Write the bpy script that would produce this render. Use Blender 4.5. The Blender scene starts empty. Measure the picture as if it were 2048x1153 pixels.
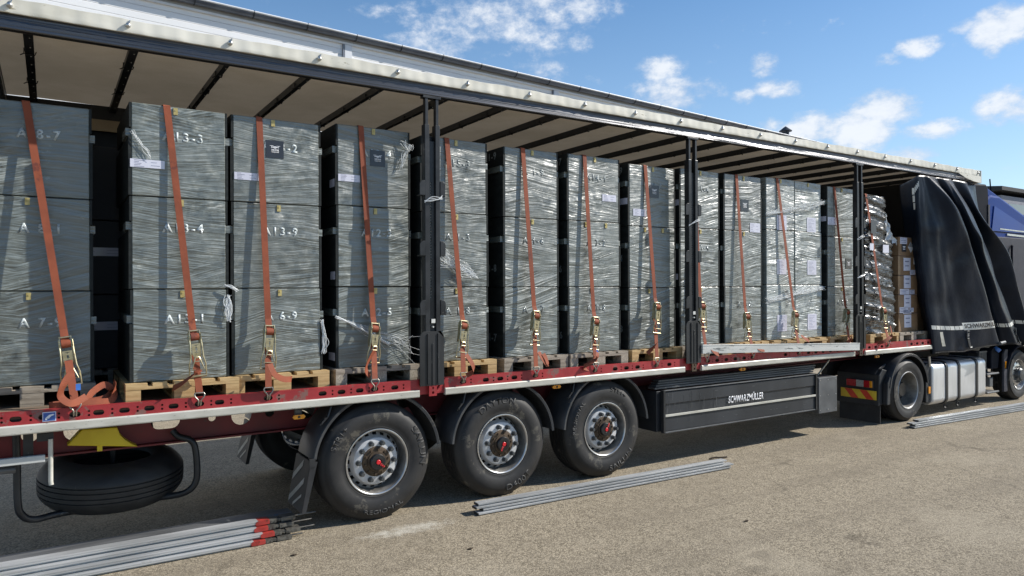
import bpy, bmesh, math, random
from mathutils import Vector, Matrix
R=math.radians; PI=math.pi
random.seed(7)
S=bpy.context.scene
COL=S.collection
# ------------------------------------------------------------------ camera
def make_camera():
    yaw,pitch,roll=0.5737,0.0010,-0.0040
    f=Vector((math.sin(yaw)*math.cos(pitch),math.cos(yaw)*math.cos(pitch),math.sin(pitch)))
    r=Vector((math.cos(yaw),-math.sin(yaw),0)); u=r.cross(f)
    c,s=math.cos(roll),math.sin(roll)
    r2=c*r+s*u; u2=c*u-s*r
    cd=bpy.data.cameras.new('camera'); co=bpy.data.objects.new('camera',cd); COL.objects.link(co)
    m=Matrix((( r2.x,u2.x,-f.x,0.46),(r2.y,u2.y,-f.y,-5.9005),(r2.z,u2.z,-f.z,2.0458),(0,0,0,1)))
    co.matrix_world=m
    cd.sensor_width=36; cd.sensor_fit='HORIZONTAL'; cd.lens=1430.75/2048*36
    cd.clip_start=.05; cd.clip_end=2000
    S.camera=co
make_camera()
# ------------------------------------------------------------------ light
SUN=Vector((.75,-.30,.59)).normalized()
EXPOSURE=0.45
S.view_settings.view_transform='Standard'; S.view_settings.look='None'
S.view_settings.gamma=1; S.view_settings.use_curve_mapping=False; S.view_settings.exposure=EXPOSURE
sl=bpy.data.lights.new('sun','SUN'); sl.energy=4.3; sl.angle=R(.53); sl.color=(1,.95,.87)
so=bpy.data.objects.new('sun',sl); COL.objects.link(so)
so.rotation_euler=SUN.to_track_quat('Z','Y').to_euler(); so.location=(20,-20,30)

class NT:
    """small node helper"""
    def __init__(s,nt): s.nt=nt
    def n(s,t,**k):
        x=s.nt.nodes.new(t)
        for a,b in k.items(): setattr(x,a,b)
        return x
    def put(s,sock,v):
        if isinstance(v,bpy.types.NodeSocket): s.nt.links.new(v,sock)
        elif v is not None:
            if isinstance(v,(tuple,list)) and len(v)==3 and sock.type=='RGBA': v=(*v,1)
            sock.default_value=v
    def math(s,op,a,b=None,c=None,clamp=False):
        x=s.n('ShaderNodeMath',operation=op,use_clamp=clamp)
        for i,v in enumerate((a,b,c)):
            if v is not None: s.put(x.inputs[i],v)
        return x.outputs[0]
    def noise(s,vec,scale,detail=3,rough=.55,lac=2):
        x=s.n('ShaderNodeTexNoise'); s.put(x.inputs['Vector'],vec); x.inputs['Scale'].default_value=scale
        x.inputs['Detail'].default_value=detail; x.inputs['Roughness'].default_value=rough; x.inputs['Lacunarity'].default_value=lac
        return x.outputs['Fac']
    def voro(s,vec,scale,feature='F1',out='Distance'):
        x=s.n('ShaderNodeTexVoronoi',feature=feature); s.put(x.inputs['Vector'],vec); x.inputs['Scale'].default_value=scale
        return x.outputs[out]
    def vmul(s,vec,v):
        x=s.n('ShaderNodeVectorMath',operation='MULTIPLY'); s.put(x.inputs[0],vec); x.inputs[1].default_value=v; return x.outputs[0]
    def vadd(s,vec,v):
        x=s.n('ShaderNodeVectorMath',operation='ADD'); s.put(x.inputs[0],vec); s.put(x.inputs[1],v); return x.outputs[0]
    def comb(s,x_,y_,z_):
        x=s.n('ShaderNodeCombineXYZ')
        for i,v in enumerate((x_,y_,z_)): s.put(x.inputs[i],v)
        return x.outputs[0]
    def sep(s,vec):
        x=s.n('ShaderNodeSeparateXYZ'); s.put(x.inputs[0],vec); return x.outputs
    def ramp(s,f,a,b,smooth=True):   # map a..b -> 0..1
        x=s.n('ShaderNodeMapRange'); x.interpolation_type='SMOOTHSTEP' if smooth else 'LINEAR'
        s.put(x.inputs[0],f); x.inputs[1].default_value=a; x.inputs[2].default_value=b
        return x.outputs[0]
    def mix(s,f,a,b):
        x=s.n('ShaderNodeMix',data_type='RGBA'); s.put(x.inputs[0],f); s.put(x.inputs[6],a); s.put(x.inputs[7],b); return x.outputs[2]
    def bump(s,h,strength=.5,dist=.01,normal=None):
        x=s.n('ShaderNodeBump'); s.put(x.inputs['Height'],h); x.inputs['Strength'].default_value=strength; x.inputs['Distance'].default_value=dist
        if normal: s.put(x.inputs['Normal'],normal)
        return x.outputs[0]
    def pos(s): return s.n('ShaderNodeNewGeometry').outputs['Position']
    def obj(s): return s.n('ShaderNodeTexCoord').outputs['Object']

def make_world():
    w=bpy.data.worlds.new('World'); S.world=w; w.use_nodes=True
    nt=w.node_tree; nt.nodes.clear(); h=NT(nt)
    sky=h.n('ShaderNodeTexSky',sky_type='NISHITA'); sky.sun_disc=False
    sky.sun_elevation=math.asin(SUN.z); sky.sun_rotation=math.atan2(SUN.x,SUN.y)
    sky.air_density=1.0; sky.dust_density=.4; sky.ozone_density=1.6; sky.altitude=200
    tc=h.n('ShaderNodeTexCoord').outputs['Generated']
    x,y,z=h.sep(tc)
    az=h.math('ARCTAN2',x,y); el=h.math('ARCSINE',z)
    # (azimuth, elevation, half width, half height, strength)
    blobs=[(.5585,.3659,.15,.055,.62),(.62,.40,.12,.05,.5),(.454,.325,.062,.022,.8),(.3792,.3663,.03,.01,.45),(.6735,.372,.028,.026,.8),(.6699,.3302,.022,.013,.7),
     (.7988,.2577,.066,.026,.95),(.782,.292,.034,.018,.65),(.9149,.287,.021,.017,.95),(.9271,.2541,.030,.014,.75),(.8897,.248,.018,.011,.6),(.9176,.2113,.022,.010,.6),
     (.9811,.1998,.055,.024,.95),(1.0527,.2189,.046,.027,1.15),(1.0273,.195,.045,.032,1.2),(1.0821,.1574,.034,.016,.9),(1.1085,.1859,.038,.013,.7),
     (1.0879,.2842,.027,.012,.7),(1.055,.2744,.018,.009,.5),(1.175,.292,.036,.027,1.2),(1.1803,.2034,.036,.024,1.0),(1.140,.299,.016,.008,.6),(.6001,.29,.055,.02,.5),(1.166,.268,.010,.013,.6),
     (.2,.30,.2,.04,.5),(-.5,.4,.3,.08,.8),(-1.2,.3,.3,.06,.9),(1.6,.25,.2,.05,1.0),(2.1,.35,.3,.07,.9),(2.9,.3,.3,.06,.9),(-2.2,.35,.3,.07,.9)]
    dens=None
    for a,e,ha,he,k in blobs:
        da=h.math('MULTIPLY',h.math('SUBTRACT',az,a),1/ha); de=h.math('MULTIPLY',h.math('SUBTRACT',el,e),1/he)
        q=h.math('ADD',h.math('MULTIPLY',da,da),h.math('MULTIPLY',de,de))
        v=h.math('MULTIPLY_ADD',q,-k,k)
        dens=v if dens is None else h.math('MAXIMUM',dens,v)
    dens=h.math('MAXIMUM',dens,-.4)
    v3=h.comb(h.math('MULTIPLY',az,1.0),h.math('MULTIPLY',el,1.5),0.)
    n1=h.noise(v3,15,9,.62); n2=h.noise(v3,48,6,.65); n3=h.noise(h.vadd(v3,(3.1,1.7,0)),7,4,.5)
    warp=h.math('ADD',h.math('MULTIPLY',h.math('SUBTRACT',n1,.5),3.0),h.math('MULTIPLY',h.math('SUBTRACT',n2,.5),1.7))
    d=h.math('ADD',dens,warp)
    fac=h.math('MULTIPLY',h.ramp(d,-.10,1.15),.90)
    shade=h.ramp(h.math('ADD',h.math('MULTIPLY',n1,.6),h.math('MULTIPLY',d,.25)),.25,.75)
    cc=h.mix(shade,(4.0,4.7,5.8),(6.5,6.75,7.1))
    # thin veil that whitens the horizon
    veil=h.math('MULTIPLY',h.ramp(el,.50,.02,False),.40)
    skyc=h.n('ShaderNodeHueSaturation'); skyc.inputs['Saturation'].default_value=1.30; skyc.inputs['Value'].default_value=.96
    h.put(skyc.inputs['Color'],sky.outputs[0])
    base=h.mix(veil,skyc.outputs[0],(4.6,5.9,7.6))
    col=h.mix(fac,base,cc)
    bg=h.n('ShaderNodeBackground'); h.put(bg.inputs[0],col); bg.inputs[1].default_value=.106
    out=h.n('ShaderNodeOutputWorld'); nt.links.new(bg.outputs[0],out.inputs[0])
make_world()

# ------------------------------------------------------------------ materials
MATS={}
def newmat(name):
    m=bpy.data.materials.new(name); m.use_nodes=True; MATS[name]=m
    nt=m.node_tree; b=nt.nodes['Principled BSDF']; return m,NT(nt),b
def gm(name,c1,c2,scale=3.,rough=.5,metal=0.,stretch=(1,1,1),bump=.0,bdist=.004,detail=5,lo=.35,hi=.65,c3=None,s3=18.,t3=.62,coat=0.,rv=.12,spec=.5,objc=False):
    """generic worn surface: two tones by noise, optional third tone in sharp patches"""
    m,h,b=newmat(name)
    v=h.vmul(h.obj() if objc else h.pos(),stretch)
    n=h.noise(v,scale,detail,.6)
    col=h.mix(h.ramp(n,lo,hi),c1,c2)
    if c3:
        n3=h.noise(h.vadd(v,(7.3,1.1,4.2)),s3,6,.7)
        col=h.mix(h.ramp(n3,t3,t3+.06),col,c3)
    h.put(b.inputs['Base Color'],col)
    h.put(b.inputs['Roughness'],h.math('MULTIPLY_ADD',n,rv*2,rough-rv,clamp=True))
    b.inputs['Metallic'].default_value=metal; b.inputs['Specular IOR Level'].default_value=spec
    b.inputs['Coat Weight'].default_value=coat; b.inputs['Coat Roughness'].default_value=.08
    if bump: h.put(b.inputs['Normal'],h.bump(h.noise(v,scale*6,4,.6),bump,bdist))
    return m

# wrapped crates: painted boards under stretch film (film = glossy wrinkled coat)
def film_material(name,c1,c2,haze,amt=1.0,seed=0.,hz=.5,ior=2.0,cr_=.50):
    m,h,b=newmat(name); nt=m.node_tree
    g=h.n('ShaderNodeNewGeometry'); p=h.vadd(g.outputs['Position'],(seed,seed*.7,0.)); x,y,z=h.sep(p)
    xx=h.math('ADD',x,y)
    wob=h.math('MULTIPLY',h.math('SUBTRACT',h.noise(h.vmul(p,(2.2,2.2,4)),1,3,.6),.5),.035)
    zw=h.math('ADD',z,wob)
    def layer(tan,fx,fz,off,det=3):
        return h.noise(h.comb(h.math('MULTIPLY',xx,fx),off,h.math('MULTIPLY',h.math('MULTIPLY_ADD',xx,tan,zw),fz)),1,det,.62)
    # wraps of film running round the load at slightly different pitches
    a=layer(.02,.5,98,0.); b_=layer(-.07,.55,104,4.); c=layer(.15,.5,96,9.); d=layer(-.30,.5,92,13.)
    f1=layer(.04,1.0,230,21.,2); f2=layer(-.16,1.0,230,27.,2)
    w1=h.ramp(h.noise(h.vmul(p,(1.,1.,1.6)),1.1,2,.5),.40,.56); w2=h.ramp(h.noise(h.vadd(p,(5,2,8)),1.5,2,.5),.47,.55)
    def mx(f,u,v): return h.math('ADD',u,h.math('MULTIPLY',f,h.math('SUBTRACT',v,u)))
    st=mx(w2,mx(w1,a,b_),c); st=mx(h.ramp(h.noise(h.vadd(p,(1,7,3)),1.7,2,.5),.54,.61),st,d)
    fi=mx(w1,f1,f2)
    cr=h.noise(h.vmul(p,(5,5,30)),1,5,.65); cr2=h.noise(h.vadd(h.vmul(p,(11,11,13)),(3,3,3)),1,4,.6)
    am=h.ramp(h.noise(h.vadd(p,(9,4,1)),2.6,3,.5),.42,.70)
    def cen(v,k): return h.math('MULTIPLY',h.math('SUBTRACT',v,.5),k*amt)
    nz=h.math('ADD',h.math('ADD',cen(st,2.7),cen(fi,2.2)),h.math('MULTIPLY',am,cen(cr,2.1)))
    nx=h.math('ADD',cen(cr2,.9),h.math('MULTIPLY',am,cen(cr2,1.3)))
    cn=h.vadd(g.outputs['Normal'],h.comb(nx,0.,nz))
    nn=h.n('ShaderNodeVectorMath',operation='NORMALIZE'); h.put(nn.inputs[0],cn)
    grain=h.noise(h.vmul(p,(2,2,45)),1,4,.6)
    pl=h.math('ABSOLUTE',h.math('SUBTRACT',h.math('FRACT',h.math('MULTIPLY',z,7.)),.5))
    joint=h.ramp(pl,.012,.0)
    base=h.mix(h.ramp(grain,.3,.7),c1,c2)
    base=h.mix(h.math('MULTIPLY',joint,.45),base,tuple(q*.4 for q in c1))
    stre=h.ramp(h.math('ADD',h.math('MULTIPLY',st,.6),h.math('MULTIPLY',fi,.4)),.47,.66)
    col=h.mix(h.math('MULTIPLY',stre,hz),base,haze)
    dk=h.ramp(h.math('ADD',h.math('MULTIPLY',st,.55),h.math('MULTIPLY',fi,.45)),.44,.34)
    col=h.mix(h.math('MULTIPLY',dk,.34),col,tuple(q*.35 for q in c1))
    oi=h.n('ShaderNodeObjectInfo').outputs['Random']
    scuff=h.ramp(h.noise(h.vmul(p,(5,5,7)),1.6,6,.7),.60,.68)
    col=h.mix(h.math('MULTIPLY',scuff,.35),col,tuple(min(1,q*2.6) for q in c2))
    br=h.math('MULTIPLY_ADD',oi,.30,.85); hv=h.n('ShaderNodeHueSaturation'); h.put(hv.inputs['Value'],br); h.put(hv.inputs['Color'],col); col=hv.outputs[0]
    h.put(b.inputs['Base Color'],col); b.inputs['Roughness'].default_value=.27; b.inputs['Specular IOR Level'].default_value=.26
    b.inputs['Coat Weight'].default_value=1.; b.inputs['Coat Roughness'].default_value=cr_
    b.inputs['Coat IOR'].default_value=ior
    nt.links.new(nn.outputs[0],b.inputs['Coat Normal'])
    nt.links.new(nn.outputs[0],b.inputs['Normal'])
    return m
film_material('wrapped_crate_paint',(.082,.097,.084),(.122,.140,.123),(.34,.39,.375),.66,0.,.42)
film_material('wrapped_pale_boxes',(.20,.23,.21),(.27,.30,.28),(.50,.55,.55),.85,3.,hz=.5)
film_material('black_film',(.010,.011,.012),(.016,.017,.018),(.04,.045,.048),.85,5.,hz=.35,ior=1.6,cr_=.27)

def clear_film():
    m,h,b=newmat('clear_film')
    b.inputs['Base Color'].default_value=(.82,.85,.86,1); b.inputs['Roughness'].default_value=.22
    b.inputs['Specular IOR Level'].default_value=.8
    h.put(b.inputs['Alpha'],h.math('MULTIPLY_ADD',h.noise(h.pos(),60,3),.5,.45))
    return m
clear_film()

def asphalt():
    m,h,b=newmat('asphalt'); p=h.pos()
    stones=h.voro(p,88.,out='Color'); sr=h.sep(stones)[0]
    d=h.voro(p,88.)
    fine=h.noise(p,230,4,.7); mid=h.noise(p,9,5,.6); big=h.noise(p,.55,5,.6); st=h.noise(h.vadd(p,(3,8,0)),1.9,6,.6)
    c=h.mix(h.ramp(sr,.05,.95),(.17,.142,.10),(.43,.366,.265))
    c=h.mix(h.math('MULTIPLY',h.ramp(d,.5,.9),.8),c,(.13,.11,.08))
    c=h.mix(h.math('MULTIPLY',h.ramp(fine,.62,.72),.75),c,(.62,.56,.45))
    c=h.mix(h.math('MULTIPLY',h.ramp(fine,.40,.31),.8),c,(.09,.078,.06))
    c=h.mix(h.math('MULTIPLY',h.ramp(big,.44,.68),.34),c,(.21,.178,.13))
    c=h.mix(h.math('MULTIPLY',h.ramp(st,.56,.76),.4),c,(.165,.135,.092))
    c=h.mix(h.math('MULTIPLY',h.ramp(mid,.40,.66),.25),c,(.42,.36,.27))
    tr=h.noise(h.vmul(p,(.10,1.4,1)),1.5,4,.55); c=h.mix(h.math('MULTIPLY',h.ramp(tr,.50,.66),.30),c,(.17,.142,.104))
    oil=h.noise(h.vadd(p,(13.,2.,0.)),1.15,5,.6); c=h.mix(h.math('MULTIPLY',h.ramp(oil,.645,.70),.45),c,(.085,.07,.05))
    pat=h.noise(h.vadd(p,(2.,11.,0.)),.8,4,.5); c=h.mix(h.math('MULTIPLY',h.ramp(pat,.56,.66),.22),c,(.46,.40,.30))
    ck=h.voro(h.vadd(p,h.comb(h.math('MULTIPLY',h.noise(p,3,4,.6),.35),h.math('MULTIPLY',h.noise(h.vadd(p,(4,4,0)),3,4,.6),.35),0.)),.42,feature='DISTANCE_TO_EDGE')
    cm=h.math('MULTIPLY',h.ramp(ck,.010,.003),h.ramp(h.noise(h.vadd(p,(1,6,0)),.6,3,.5),.48,.60)); c=h.mix(h.math('MULTIPLY',cm,.28),c,(.08,.068,.05))
    # chalky spill beside the rear wheel
    q=h.vadd(p,(-3.02,.30,0)); qx,qy,_=h.sep(q)
    e=h.math('ADD',h.math('POWER',h.math('DIVIDE',h.math('MULTIPLY_ADD',qy,.2,qx),.60),2.),h.math('POWER',h.math('DIVIDE',qy,.17),2.))
    sp=h.math('SUBTRACT',h.math('MULTIPLY_ADD',h.noise(p,13,6,.7),2.6,-.85),e)
    c=h.mix(h.math('MULTIPLY',h.ramp(sp,-.3,1.0),.62),c,(.74,.71,.62))
    h.put(b.inputs['Base Color'],c); b.inputs['Roughness'].default_value=.92; b.inputs['Specular IOR Level'].default_value=.25
    hg=h.math('ADD',h.math('MULTIPLY',h.math('SUBTRACT',1.,d),.7),h.math('MULTIPLY',fine,.5))
    h.put(b.inputs['Normal'],h.bump(hg,.6,.007))
asphalt()
gm('red_paint',(.27,.020,.024),(.38,.030,.034),3.5,.46,0,c3=(.20,.10,.085),s3=6,t3=.57,bump=.1,detail=8)
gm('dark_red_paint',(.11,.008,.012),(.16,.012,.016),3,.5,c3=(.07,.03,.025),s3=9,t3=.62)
gm('worn_white_aluminium',(.46,.445,.385),(.60,.585,.52),2.5,.45,.15,(1,1,3),c3=(.25,.24,.22),s3=16,t3=.625,bump=.15,detail=8)
gm('weathered_board',(.48,.49,.47),(.62,.63,.60),2.,.5,.1,(.6,1,4),c3=(.16,.17,.17),s3=7,t3=.585,bump=.2,detail=8)
def beam_metal():
    m,h,b=newmat('dark_beam'); nt=m.node_tree; g=h.n('ShaderNodeNewGeometry'); p=g.outputs['Position']
    f=h.noise(h.vmul(p,(.6,1,210)),1,3,.6); n=h.noise(h.vmul(p,(.5,1,9)),2,4,.6)
    h.put(b.inputs['Base Color'],h.mix(n,(.088,.090,.097),(.128,.130,.138)))
    b.inputs['Metallic'].default_value=.85; b.inputs['Roughness'].default_value=.30
    q=h.vadd(g.outputs['Normal'],h.comb(0.,0.,h.math('MULTIPLY',h.math('SUBTRACT',f,.46),3.4)))
    v=h.n('ShaderNodeVectorMath',operation='NORMALIZE'); h.put(v.inputs[0],q); nt.links.new(v.outputs[0],b.inputs['Normal'])
beam_metal()
gm('dark_bow',(.022,.026,.032),(.034,.038,.046),4,.42,.3)
gm('roof_canvas_edge',(.60,.575,.48),(.74,.72,.635),1.6,.5,0,(.8,1,2),c3=(.30,.27,.19),s3=6,t3=.63,bump=.08,bdist=.004,detail=7)
gm('bolt_steel',(.45,.45,.43),(.6,.6,.58),20,.35,.9)
gm('black_plastic',(.016,.017,.019),(.030,.031,.033),4,.55,0,bump=.1,c3=(.06,.055,.047),s3=6,t3=.66)
gm('fender_plastic',(.034,.037,.041),(.055,.058,.062),3.,.42,0,bump=.12,c3=(.085,.083,.075),s3=5,t3=.64)
gm('black_steel',(.014,.015,.017),(.028,.03,.033),5,.4,.2,c3=(.09,.085,.075),s3=14,t3=.66,bump=.1)
gm('scuffed_black_steel',(.016,.017,.018),(.035,.036,.038),3,.42,.2,(1,1,.35),c3=(.15,.145,.13),s3=22,t3=.635,bump=.15,detail=8)
gm('box_panel_paint',(.026,.029,.034),(.038,.042,.048),2.5,.45,.1,(1,1,.4),c3=(.10,.10,.095),s3=13,t3=.66,bump=.06)
gm('grey_sheet_steel',(.10,.105,.11),(.14,.145,.15),5,.5,.4,c3=(.2,.2,.19),s3=30,t3=.66)
gm('rust_brown',(.050,.034,.022),(.10,.068,.04),22,.7,.3,c3=(.18,.12,.06),s3=60,t3=.62,objc=True)
gm('rim_silver',(.46,.465,.47),(.60,.60,.60),8,.45,.1,objc=True,c3=(.15,.14,.12),s3=20,t3=.68)
gm('rim_barrel',(.16,.15,.135),(.27,.26,.24),9,.5,.45,objc=True)
gm('polished_rim',(.45,.45,.45),(.6,.6,.59),8,.3,.9,rv=.05)
gm('nut_grey',(.055,.06,.062),(.09,.095,.098),20,.45,.3,objc=True)
gm('hub_black',(.012,.012,.013),(.02,.02,.021),10,.35)
gm('red_mark',(.62,.012,.02),(.70,.018,.028),10,.4)
gm('wood_floor',(.16,.115,.08),(.24,.18,.125),4,.75,0,(.4,6,1),bump=.2)
gm('fresh_pallet_wood',(.40,.26,.11),(.58,.41,.20),3,.75,0,(1.2,1.2,9),c3=(.28,.16,.07),s3=5,t3=.6,bump=.25,objc=True)
gm('weathered_pallet_wood',(.22,.185,.14),(.38,.33,.265),3,.8,0,(1.2,1.2,9),c3=(.12,.10,.08),s3=5,t3=.58,bump=.3,objc=True)
gm('chipboard_block',(.30,.26,.20),(.46,.41,.33),55,.85,0,c3=(.14,.11,.08),s3=60,t3=.58,bump=.4,objc=True)
gm('strap_webbing',(.22,.052,.021),(.29,.072,.030),6,.75,0,c3=(.15,.036,.022),s3=4,t3=.6,bump=.3)
gm('ratchet_zinc',(.40,.34,.20),(.56,.50,.33),16,.36,.85,c3=(.14,.10,.06),s3=30,t3=.6,objc=True)
gm('ratchet_dark',(.10,.085,.06),(.20,.17,.12),16,.4,.8,objc=True)
gm('hook_steel',(.30,.28,.23),(.45,.43,.37),25,.35,.85)
gm('crate_side_shade',(.013,.016,.016),(.024,.028,.027),6,.6,0,(1,1,4),spec=.25)  # shade between the stacks put into the colour of the crate sides
gm('paper',(.62,.62,.72),(.70,.70,.80),3,.45,0,coat=.4)
gm('paper_ink',(.16,.17,.25),(.22,.23,.33),3,.6)
gm('logo_black',(.012,.013,.020),(.018,.019,.028),5,.4,coat=.5)
gm('logo_white',(.72,.73,.75),(.8,.8,.82),5,.5)
gm('stencil_white',(.36,.42,.42),(.62,.67,.67),30,.5,0,coat=.6,lo=.3,hi=.6,c3=(.10,.115,.105),s3=42,t3=.56)
gm('stencil_faint',(.20,.235,.24),(.36,.40,.40),30,.45,0,coat=.7,c3=(.10,.115,.105),s3=42,t3=.54)
gm('latch_yellow',(.42,.33,.11),(.56,.46,.20),30,.45,.3,objc=True)
gm('slat_aluminium',(.40,.41,.41),(.56,.57,.57),3,.36,.35,(.5,4,4),c3=(.28,.28,.27),s3=9,t3=.62,bump=.06,rv=.08)
gm('slat_dark',(.10,.105,.11),(.17,.175,.18),4,.5,.4,(.5,4,4))
gm('slat_cap_red',(.26,.026,.02),(.40,.04,.03),12,.5,c3=(.12,.03,.02),s3=20,t3=.57)
gm('slat_bracket',(.10,.095,.085),(.20,.19,.165),30,.5,.6,c3=(.30,.22,.12),s3=40,t3=.6)
gm('tyre_rubber',(.014,.014,.015),(.026,.025,.024),5,.62,0,c3=(.085,.078,.064),s3=4.5,t3=.575,bump=.1,objc=True,detail=7)
gm('tyre_letters',(.030,.030,.030),(.045,.045,.044),12,.62,objc=True)
gm('spare_rubber',(.015,.015,.015),(.026,.026,.025),5,.6,0,(1,1,3),c3=(.16,.145,.10),s3=3.2,t3=.64,bump=.12,objc=True,detail=8)
gm('yellow_plastic',(.60,.44,.012),(.68,.52,.02),4,.4,c3=(.4,.3,.03),s3=10,t3=.66)
gm('amber_lens',(.75,.27,.012),(.85,.34,.02),30,.15,coat=.6)
gm('red_lens',(.33,.008,.012),(.48,.012,.02),40,.15,coat=.7)
gm('clear_lens',(.30,.30,.29),(.42,.42,.40),40,.12,coat=.8)
gm('reflector_yellow',(.68,.46,.03),(.76,.54,.05),12,.4)
gm('reflector_red',(.62,.055,.025),(.72,.075,.035),12,.4)
gm('reflector_white',(.62,.62,.58),(.74,.74,.69),30,.4)
gm('flap_white',(.34,.33,.29),(.48,.47,.43),12,.6)
gm('tank_aluminium',(.64,.65,.66),(.76,.77,.78),3,.40,.72,(1,1,.3),bump=.03,rv=.06)
gm('cab_blue',(.004,.030,.19),(.006,.038,.22),1.,.35,0,coat=.0,rv=.03,spec=.10)
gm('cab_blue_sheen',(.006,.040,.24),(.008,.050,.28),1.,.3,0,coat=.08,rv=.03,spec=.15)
gm('cab_dark',(.010,.012,.018),(.016,.018,.026),2,.6,0,spec=.05)
gm('cab_grey',(.05,.05,.062),(.065,.065,.078),6,.55,spec=.2)
gm('cab_window',(.02,.022,.028),(.03,.032,.04),3,.12,0,coat=1)
gm('blue_cap',(.05,.17,.55),(.07,.22,.65),10,.35)
gm('sticker_blue',(.03,.09,.33),(.05,.13,.42),8,.35)
gm('cardboard',(.21,.125,.062),(.28,.172,.09),3,.7,0,(1,1,2),bump=.08,coat=.25,c3=(.33,.22,.125),s3=3,t3=.62)
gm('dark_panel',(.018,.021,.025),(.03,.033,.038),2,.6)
gm('portal_steel',(.045,.052,.055),(.07,.078,.08),3,.5,.3)
gm('wall_white',(.80,.81,.82),(.84,.85,.86),1.2,.45,0)
gm('gutter_metal',(.085,.10,.13),(.13,.15,.185),2,.35,.25)
gm('trim_white',(.68,.70,.73),(.74,.76,.79),3,.4)
gm('trim_grey',(.16,.18,.22),(.2,.22,.26),3,.4)
gm('roof_grey',(.30,.31,.32),(.36,.37,.38),1,.6)
gm('far_wall',(.20,.21,.25),(.25,.26,.30),.5,.7)
gm('far_roof',(.02,.022,.026),(.035,.037,.04),.5,.7)
gm('pipe_dark',(.03,.036,.045),(.05,.056,.066),3,.5,.4)
gm('twig_brown',(.04,.03,.02),(.07,.05,.03),20,.9)

def wall_bump():
    m=MATS['wall_white']; h=NT(m.node_tree); b=m.node_tree.nodes['Principled BSDF']
    z=h.sep(h.pos())[2]
    f=h.math('ABSOLUTE',h.math('SUBTRACT',h.math('FRACT',h.math('MULTIPLY',z,8.)),.5))
    g=h.ramp(f,.06,.0)
    b2=h.bump(g,.8,-.012); h.put(b.inputs['Normal'],b2)
wall_bump()

def roof_tarp():
    m,h,b=newmat('roof_tarp'); nt=m.node_tree; p=h.pos()
    n=h.noise(h.vmul(p,(1,1,1)),1.4,5,.6); sp=h.noise(h.vmul(p,(9,26,1)),1,4,.7); fine=h.noise(p,160,2,.6)
    c=h.mix(h.ramp(n,.3,.7),(.47,.385,.27),(.57,.475,.345))
    c=h.mix(h.ramp(sp,.70,.74),c,(.17,.13,.09))
    c=h.mix(h.math('MULTIPLY',h.ramp(fine,.4,.7),.25),c,(.34,.28,.2))
    dif=h.n('ShaderNodeBsdfDiffuse'); tr=h.n('ShaderNodeBsdfTranslucent')
    h.put(dif.inputs[0],c); h.put(tr.inputs[0],c)
    mx=h.n('ShaderNodeMixShader'); mx.inputs[0].default_value=.145
    nt.links.new(dif.outputs[0],mx.inputs[1]); nt.links.new(tr.outputs[0],mx.inputs[2])
    nt.links.new(mx.outputs[0],nt.nodes['Material Output'].inputs[0])
roof_tarp()

def curtain_mat():
    m,h,b=newmat('curtain_vinyl'); p=h.pos()
    wv=h.noise(p,3.2,5,.55); fine=h.noise(h.vmul(p,(240,240,240)),1,2)
    c=h.mix(h.ramp(h.noise(p,2,4),.35,.7),(.009,.014,.024),(.016,.023,.037))
    du=h.ramp(h.noise(h.vmul(p,(3,3,.8)),2.2,6,.7),.60,.78)
    c=h.mix(h.math('MULTIPLY',du,.16),c,(.06,.06,.06))
    h.put(b.inputs['Base Color'],c)
    h.put(b.inputs['Roughness'],h.math('MULTIPLY_ADD',wv,.14,.27)); b.inputs['Specular IOR Level'].default_value=.15
    hg=h.math('ADD',wv,h.math('MULTIPLY',fine,.02))
    h.put(b.inputs['Normal'],h.bump(hg,.35,.03))
curtain_mat()
M=MATS

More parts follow.
